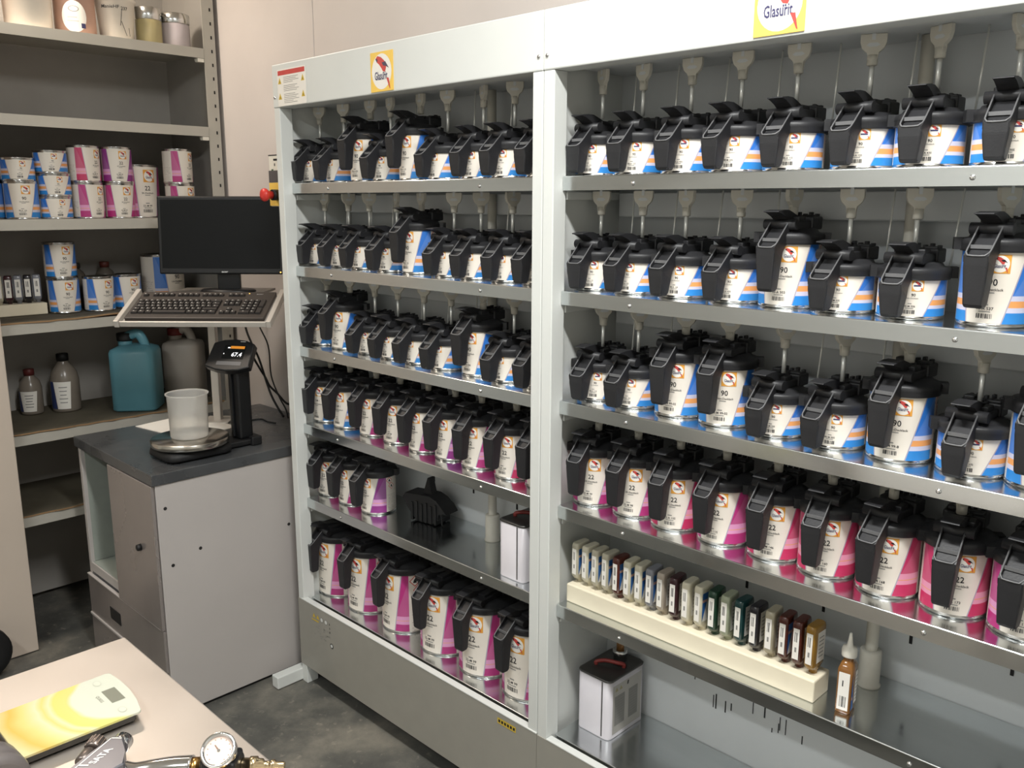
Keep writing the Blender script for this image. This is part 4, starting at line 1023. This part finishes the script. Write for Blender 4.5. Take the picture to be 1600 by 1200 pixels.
# monitor on the plate
t = thing('monitor', 'black flat computer monitor, switched off, on the silver stand', 'monitor', (-.455, .048, 1.2794), AX)
bm = bmn(); lathe(bm, [(.002, 0), (.095, 0), (.098, .004), (.090, .010), (.002, .012)], 36)
for v in bm.verts: v.co.y *= .62
part('stand_foot', mesh('stand_foot', bm, m_gloss), t)
bm = bmn(); box(bm, (-.038, .002, .008), (.042, .022, .20), .004); part('stand_neck', mesh('stand_neck', bm, m_gloss), t)
TM = Matrix.Translation(Vector((-.012, -.010, .198))) @ Matrix.Rotation(R_(-5), 4, 'X')
bm = bmn(); box(bm, (-.219, -.004, -.135), (.219, .026, .135), .005); bm.transform(TM); part('monitor_case', mesh('monitor_case', bm, m_gloss), t)
bm = bmn(); box(bm, (-.207, -.0055, -.115), (.207, -.0038, .123), .0005); bm.transform(TM); part('screen', mesh('screen', bm, m_screen), t)
F = Flat(); F.text('acer', .012, -.126, .007, 0, 0, .02, 1.3); F.rect(.208, -.128, .004, .004, 1)
b = F.on_front(.0045); b.transform(TM); part('monitor_logo', mesh('monitor_logo', b, MATS['logo silver'], MATS['orange led']), t, kind='stuff')

# cables between the stand and the worktop
CB = {'black cable hanging straight from the keyboard tray to the worktop': [(-.62, .20, 1.27), (-.634, .2, 1.134), (-.589, .2, 1.057), (-.542, .2, 1.006), (-.466, .2, .877), (-.385, .2, .806)],
      'thin black cable hanging nearest the rack post': [(-.50, .20, 1.27), (-.535, .2, 1.156), (-.469, .2, 1.066), (-.458, .2, .953), (-.41, .2, .881), (-.366, .2, .838), (-.352, .2, .806)],
      'black cable looping from the scale display towards the rack': [(-.40, .10, 1.04), (-.50, .18, .973), (-.52, .21, .936), (-.50, .215, .905), (-.45, .215, .885), (-.38, .215, .855), (-.30, .215, .868), (-.20, .215, .90)],
      'short black cable lying on the worktop behind the scale': [(-.399, .055, .8035), (-.43, .09, .8035), (-.422, .128, .8035), (-.37, .125, .8035), (-.33, .135, .8035)]}
for lb, p in CB.items():
    bm = bmn(); tube(bm, smooth_path(p, 6), .0042 if 'thin' not in lb and 'short' not in lb else .0028, 8)
    tag(part('cable', mesh('cable', bm, m_dark)), lb, 'cable', 'black cables by the wall')

# ------------------------------------------------------------------ steel bench in the foreground
BZ = .82
t = thing('steel_bench', 'stainless steel workbench in the foreground', 'bench', (.924, -.910, 0))
bm = bmn(); box(bm, (0, -.80, BZ - .035), (1.00, 0, BZ), .0025); part('bench_top', mesh('bench_top', bm, m_stain), t)
for x in (.04, .92):
    for y in (-.76, -.08): boxpart('leg', (x, y, .0), (x + .04, y + .04, BZ - .036), m_stain, t, .002)
boxpart('lower_shelf', (.05, -.75, .22), (.95, -.05, .24), m_stain, t, .002)

def sw_mat():
    M = bpy.data.materials.new('scale glass swirl'); M.use_nodes = True; nt = M.node_tree; N = nt.nodes; L = nt.links
    b = N['Principled BSDF']; b.inputs['Roughness'].default_value = .25
    tc = N.new('ShaderNodeTexCoord'); sp = N.new('ShaderNodeSeparateXYZ'); L.new(tc.outputs['Object'], sp.inputs[0])
    def ma(op, a, b_=None, c=None):
        n = N.new('ShaderNodeMath'); n.operation = op
        for i, q in enumerate((a, b_, c)):
            if q is None: continue
            if isinstance(q, (int, float)): n.inputs[i].default_value = q
            else: L.new(q, n.inputs[i])
        return n.outputs[0]
    nz = N.new('ShaderNodeTexNoise'); nz.inputs['Scale'].default_value = 14; L.new(tc.outputs['Object'], nz.inputs[0])
    dx = ma('SUBTRACT', sp.outputs[0], -.005); dy = ma('SUBTRACT', sp.outputs[1], .100)
    r = ma('SQRT', ma('ADD', ma('MULTIPLY', dx, dx), ma('MULTIPLY', dy, dy)))
    r = ma('ADD', r, ma('MULTIPLY', nz.outputs[0], .022))
    rp = N.new('ShaderNodeValToRGB'); el = rp.color_ramp.elements
    st_ = [(0.0, (188, 189, 174)), (.42, (188, 189, 172)), (.45, (190, 184, 108)), (.53, (190, 184, 100)), (.56, (192, 189, 150)), (.60, (190, 178, 104)), (.64, (192, 188, 150)), (.72, (190, 180, 110)), (.80, (190, 158, 70)), (.88, (192, 180, 132))]
    while len(el) < len(st_): el.new(.5)
    for e, (p, c) in zip(el, st_): e.position = p; e.color = (*lin(c), 1)
    L.new(ma('MULTIPLY', r, 4.4), rp.inputs[0]); L.new(rp.outputs[0], b.inputs['Base Color']); return M
t = thing('kitchen_scale', 'slim white digital scale with yellow swirl on the steel bench', 'scale', (1.139, -1.080, BZ + .0003))
out = [(-.070, -.085), (.070, -.085), (.073, .078), (.069, .082), (.035, .0890), (.0, .0925), (-.035, .0925), (-.068, .0895), (-.0725, .084)]
bm = bmn(); prism(bm, [(x * .90, y * .93) for x, y in out], 'z', .004, .0160, 0, .001)
for sx in (-.05, .05):
    for sy in (-.06, .06): lathe(bm, [(.009, 0), (.009, .005)], 12, c=(sx, sy, 0))
part('scale_base', mesh('scale_base', bm, mat('scale dark base', (66, 64, 60), .5, noise=.06)), t)
bm = bmn(); prism(bm, out, 'z', .0165, .0205, 0, .0008); part('glass_plate', mesh('glass_plate', bm, sw_mat()), t)
F = Flat(); F.poly([(-.022, .058), (.022, .058), (.022, .078), (-.022, .078)], 0); F.text('QUIGG', -.002, .0485, .005, 1, 0, .01)
for x in (-.050, .050): F.ell(x, .062, .009, .006, 2, 0, 18); F.ell(x, .062, .0075, .0048, 3, 1, 18)
part('scale_display', mesh('scale_display', F.on_top(.0207), mat('lcd grey', (112, 112, 98), .3, noise=.05), mat('print grey', (116, 112, 100), .5, noise=.05), mat('faint grey', (168, 167, 152), .5, noise=.03), mat('scale white', (188, 189, 172), .3, noise=.02)), t, kind='stuff')

# spray gun (local x along the grip, y away from the photographer)
t = thing('spray_gun', 'chrome spray gun with pressure gauge lying on the steel bench', 'spray gun', (1.33, -1.07, BZ + .0003), R_(44.5))
m_gun = mat('gun body grey', (122, 122, 128), .3, .85, noise=.06)
bm = bmn(); prism(bm, [(-.062, -.060), (-.006, -.060), (.016, -.030), (.000, -.006), (-.012, .030), (-.030, .030), (-.040, -.006)], 'z', .008, .048, 0, .004); part('gun_body', mesh('gun_body', bm, m_gun), t)
bm = bmn(); lathe(bm, [(.012, .030), (.013, .032), (.013, .046), (.008, .050)], 20, axis='y', c=(-.021, 0, .030)); bmesh.ops.recalc_face_normals(bm, faces=bm.faces[:]); part('end_cap', mesh('end_cap', bm, m_chrome), t)
F = Flat(); v_, f_ = text2d('SATA', .0095, .02, 1.0)
F.items.append(([(-y - .024 + x * .30, x - .016) for x, y in [(a, b - .005) for a, b in v_]], f_, 0, 0)); F.rect(-.037, -.036, .013, .003, 0); F.poly([(-.0480, -.05), (-.0465, -.05), (-.0265, .024), (-.028, .024)], 0); F.rect(-.0205, .0235, .015, .0015, 0)
part('gun_lettering', mesh('gun_lettering', F.on_top(.0484), m_paper), t, kind='stuff')
bm = bmn(); tube(bm, smooth_path([(.004, -.016, .026), (.020, -.018, .024), (.040, -.010, .022), (.065, -.004, .022), (.092, -.002, .022)], 5), .013, 14, 0, .0155); part('grip', mesh('grip', bm, m_chrome), t)
bm = bmn(); lathe(bm, [(.010, .090), (.013, .092), (.013, .100), (.008, .102), (.008, .112)], 18, axis='x', c=(0, -.002, .022)); part('brass_collar', mesh('brass_collar', bm, m_brass), t)
bm = bmn(); lathe(bm, [(.018, .108), (.022, .112), (.022, .152), (.018, .158)], 20, axis='x', c=(0, -.006, .026)); box(bm, (.112, -.03, .010), (.158, .012, .045), .005); part('regulator', mesh('regulator', bm, m_gloss), t)
bm = bmn(); lathe(bm, [(.006, -.022), (.008, -.030), (.006, -.044)], 12, axis='y', c=(.148, 0, .030)); bmesh.ops.recalc_face_normals(bm, faces=bm.faces[:]); part('brass_screw', mesh('brass_screw', bm, m_brass), t)
GM = Matrix.Translation(Vector((.135, -.012, .050))) @ Matrix.Rotation(R_(38), 4, 'X')
bm = bmn(); lathe(bm, [(.010, -.010), (.020, -.004), (.0225, .0), (.0235, .014), (.0225, .0165), (.0195, .0165), (.0190, .011), (.002, .011)], 36); bm.transform(GM); g_ = part('gauge_case', mesh('gauge_case', bm, m_chrome), t)
F = Flat(); F.ell(0, 0, .0188, .0188, 0, 0, 32); F.ell(0, 0, .002, .002, 2, 2, 12); F.poly([(-.0008, -.001), (.0012, .0004), (-.006, .0075), (-.0072, .0065)], 1, 1)
for k in range(11): a = R_(-50 + k * 28); F.rect(.015 * cos(a), .015 * sin(a), .0014, .0014, 1, 1)
b = F.on_top(.0113); b.transform(GM); part('gauge_dial', mesh('gauge_dial', b, mat('dial pinkish', (216, 192, 178), .4, noise=.08), mat('dial marks', (130, 104, 90), .5, noise=.05), m_chrome), g_, kind='stuff')
bm = bmn(); lathe(bm, [(.009, .156), (.0095, .160), (.0095, .168), (.0115, .169), (.0115, .178), (.009, .179), (.0085, .186), (.0055, .188), (.0055, .196), (.0075, .198), (.0075, .202), (.005, .204), (.005, .214), (.004, .216)], 18, axis='x', c=(0, .000, .024)); part('hose_nipple', mesh('hose_nipple', bm, mat('nickel brass', (206, 186, 150), .22, 1.0, noise=.05)), t)
bm = bmn()
lathe(bm, [(.009, 0), (.0115, .002), (.0115, .020), (.009, .023)], 18, axis='y', c=(-.052, .016, .034))
for k in range(14): a = 2 * pi * k / 14; box(bm, (-.052 + .0112 * cos(a) - .001, .018, .034 + .0112 * sin(a) - .001), (-.052 + .0112 * cos(a) + .001, .036, .034 + .0112 * sin(a) + .001))
lathe(bm, [(.008, -.022), (.010, -.020), (.010, .0), (.008, .004)], 16, axis='y', c=(-.054, .012, .032)); lathe(bm, [(.009, -.05), (.009, -.028)], 14, axis='x', c=(0, -.006, .030))
bmesh.ops.recalc_face_normals(bm, faces=bm.faces[:]); part('adjusting_knob', mesh('adjusting_knob', bm, mat('knurled knob', (120, 110, 104), .35, .8, noise=.1)), t)

# black tube tool at the lower left
t = thing('air_tool', 'black tubular air tool with grey collar in the lower left corner', 'air tool', (1.185, -1.225, BZ + .0003), R_(4))
bm = bmn(); lathe(bm, [(.030, -.22), (.034, -.215), (.036, .070), (.034, .075)], 30, axis='x', c=(0, 0, .046)); part('barrel', mesh('barrel', bm, m_gloss), t)
bm = bmn(); lathe(bm, [(.038, .066), (.0455, .072), (.0455, .094), (.043, .100), (.0455, .106), (.044, .116), (.036, .122)], 36, axis='x', c=(0, 0, .046)); part('collar', mesh('collar', bm, mat('grey collar plastic', (98, 92, 90), .35, noise=.08)), t)
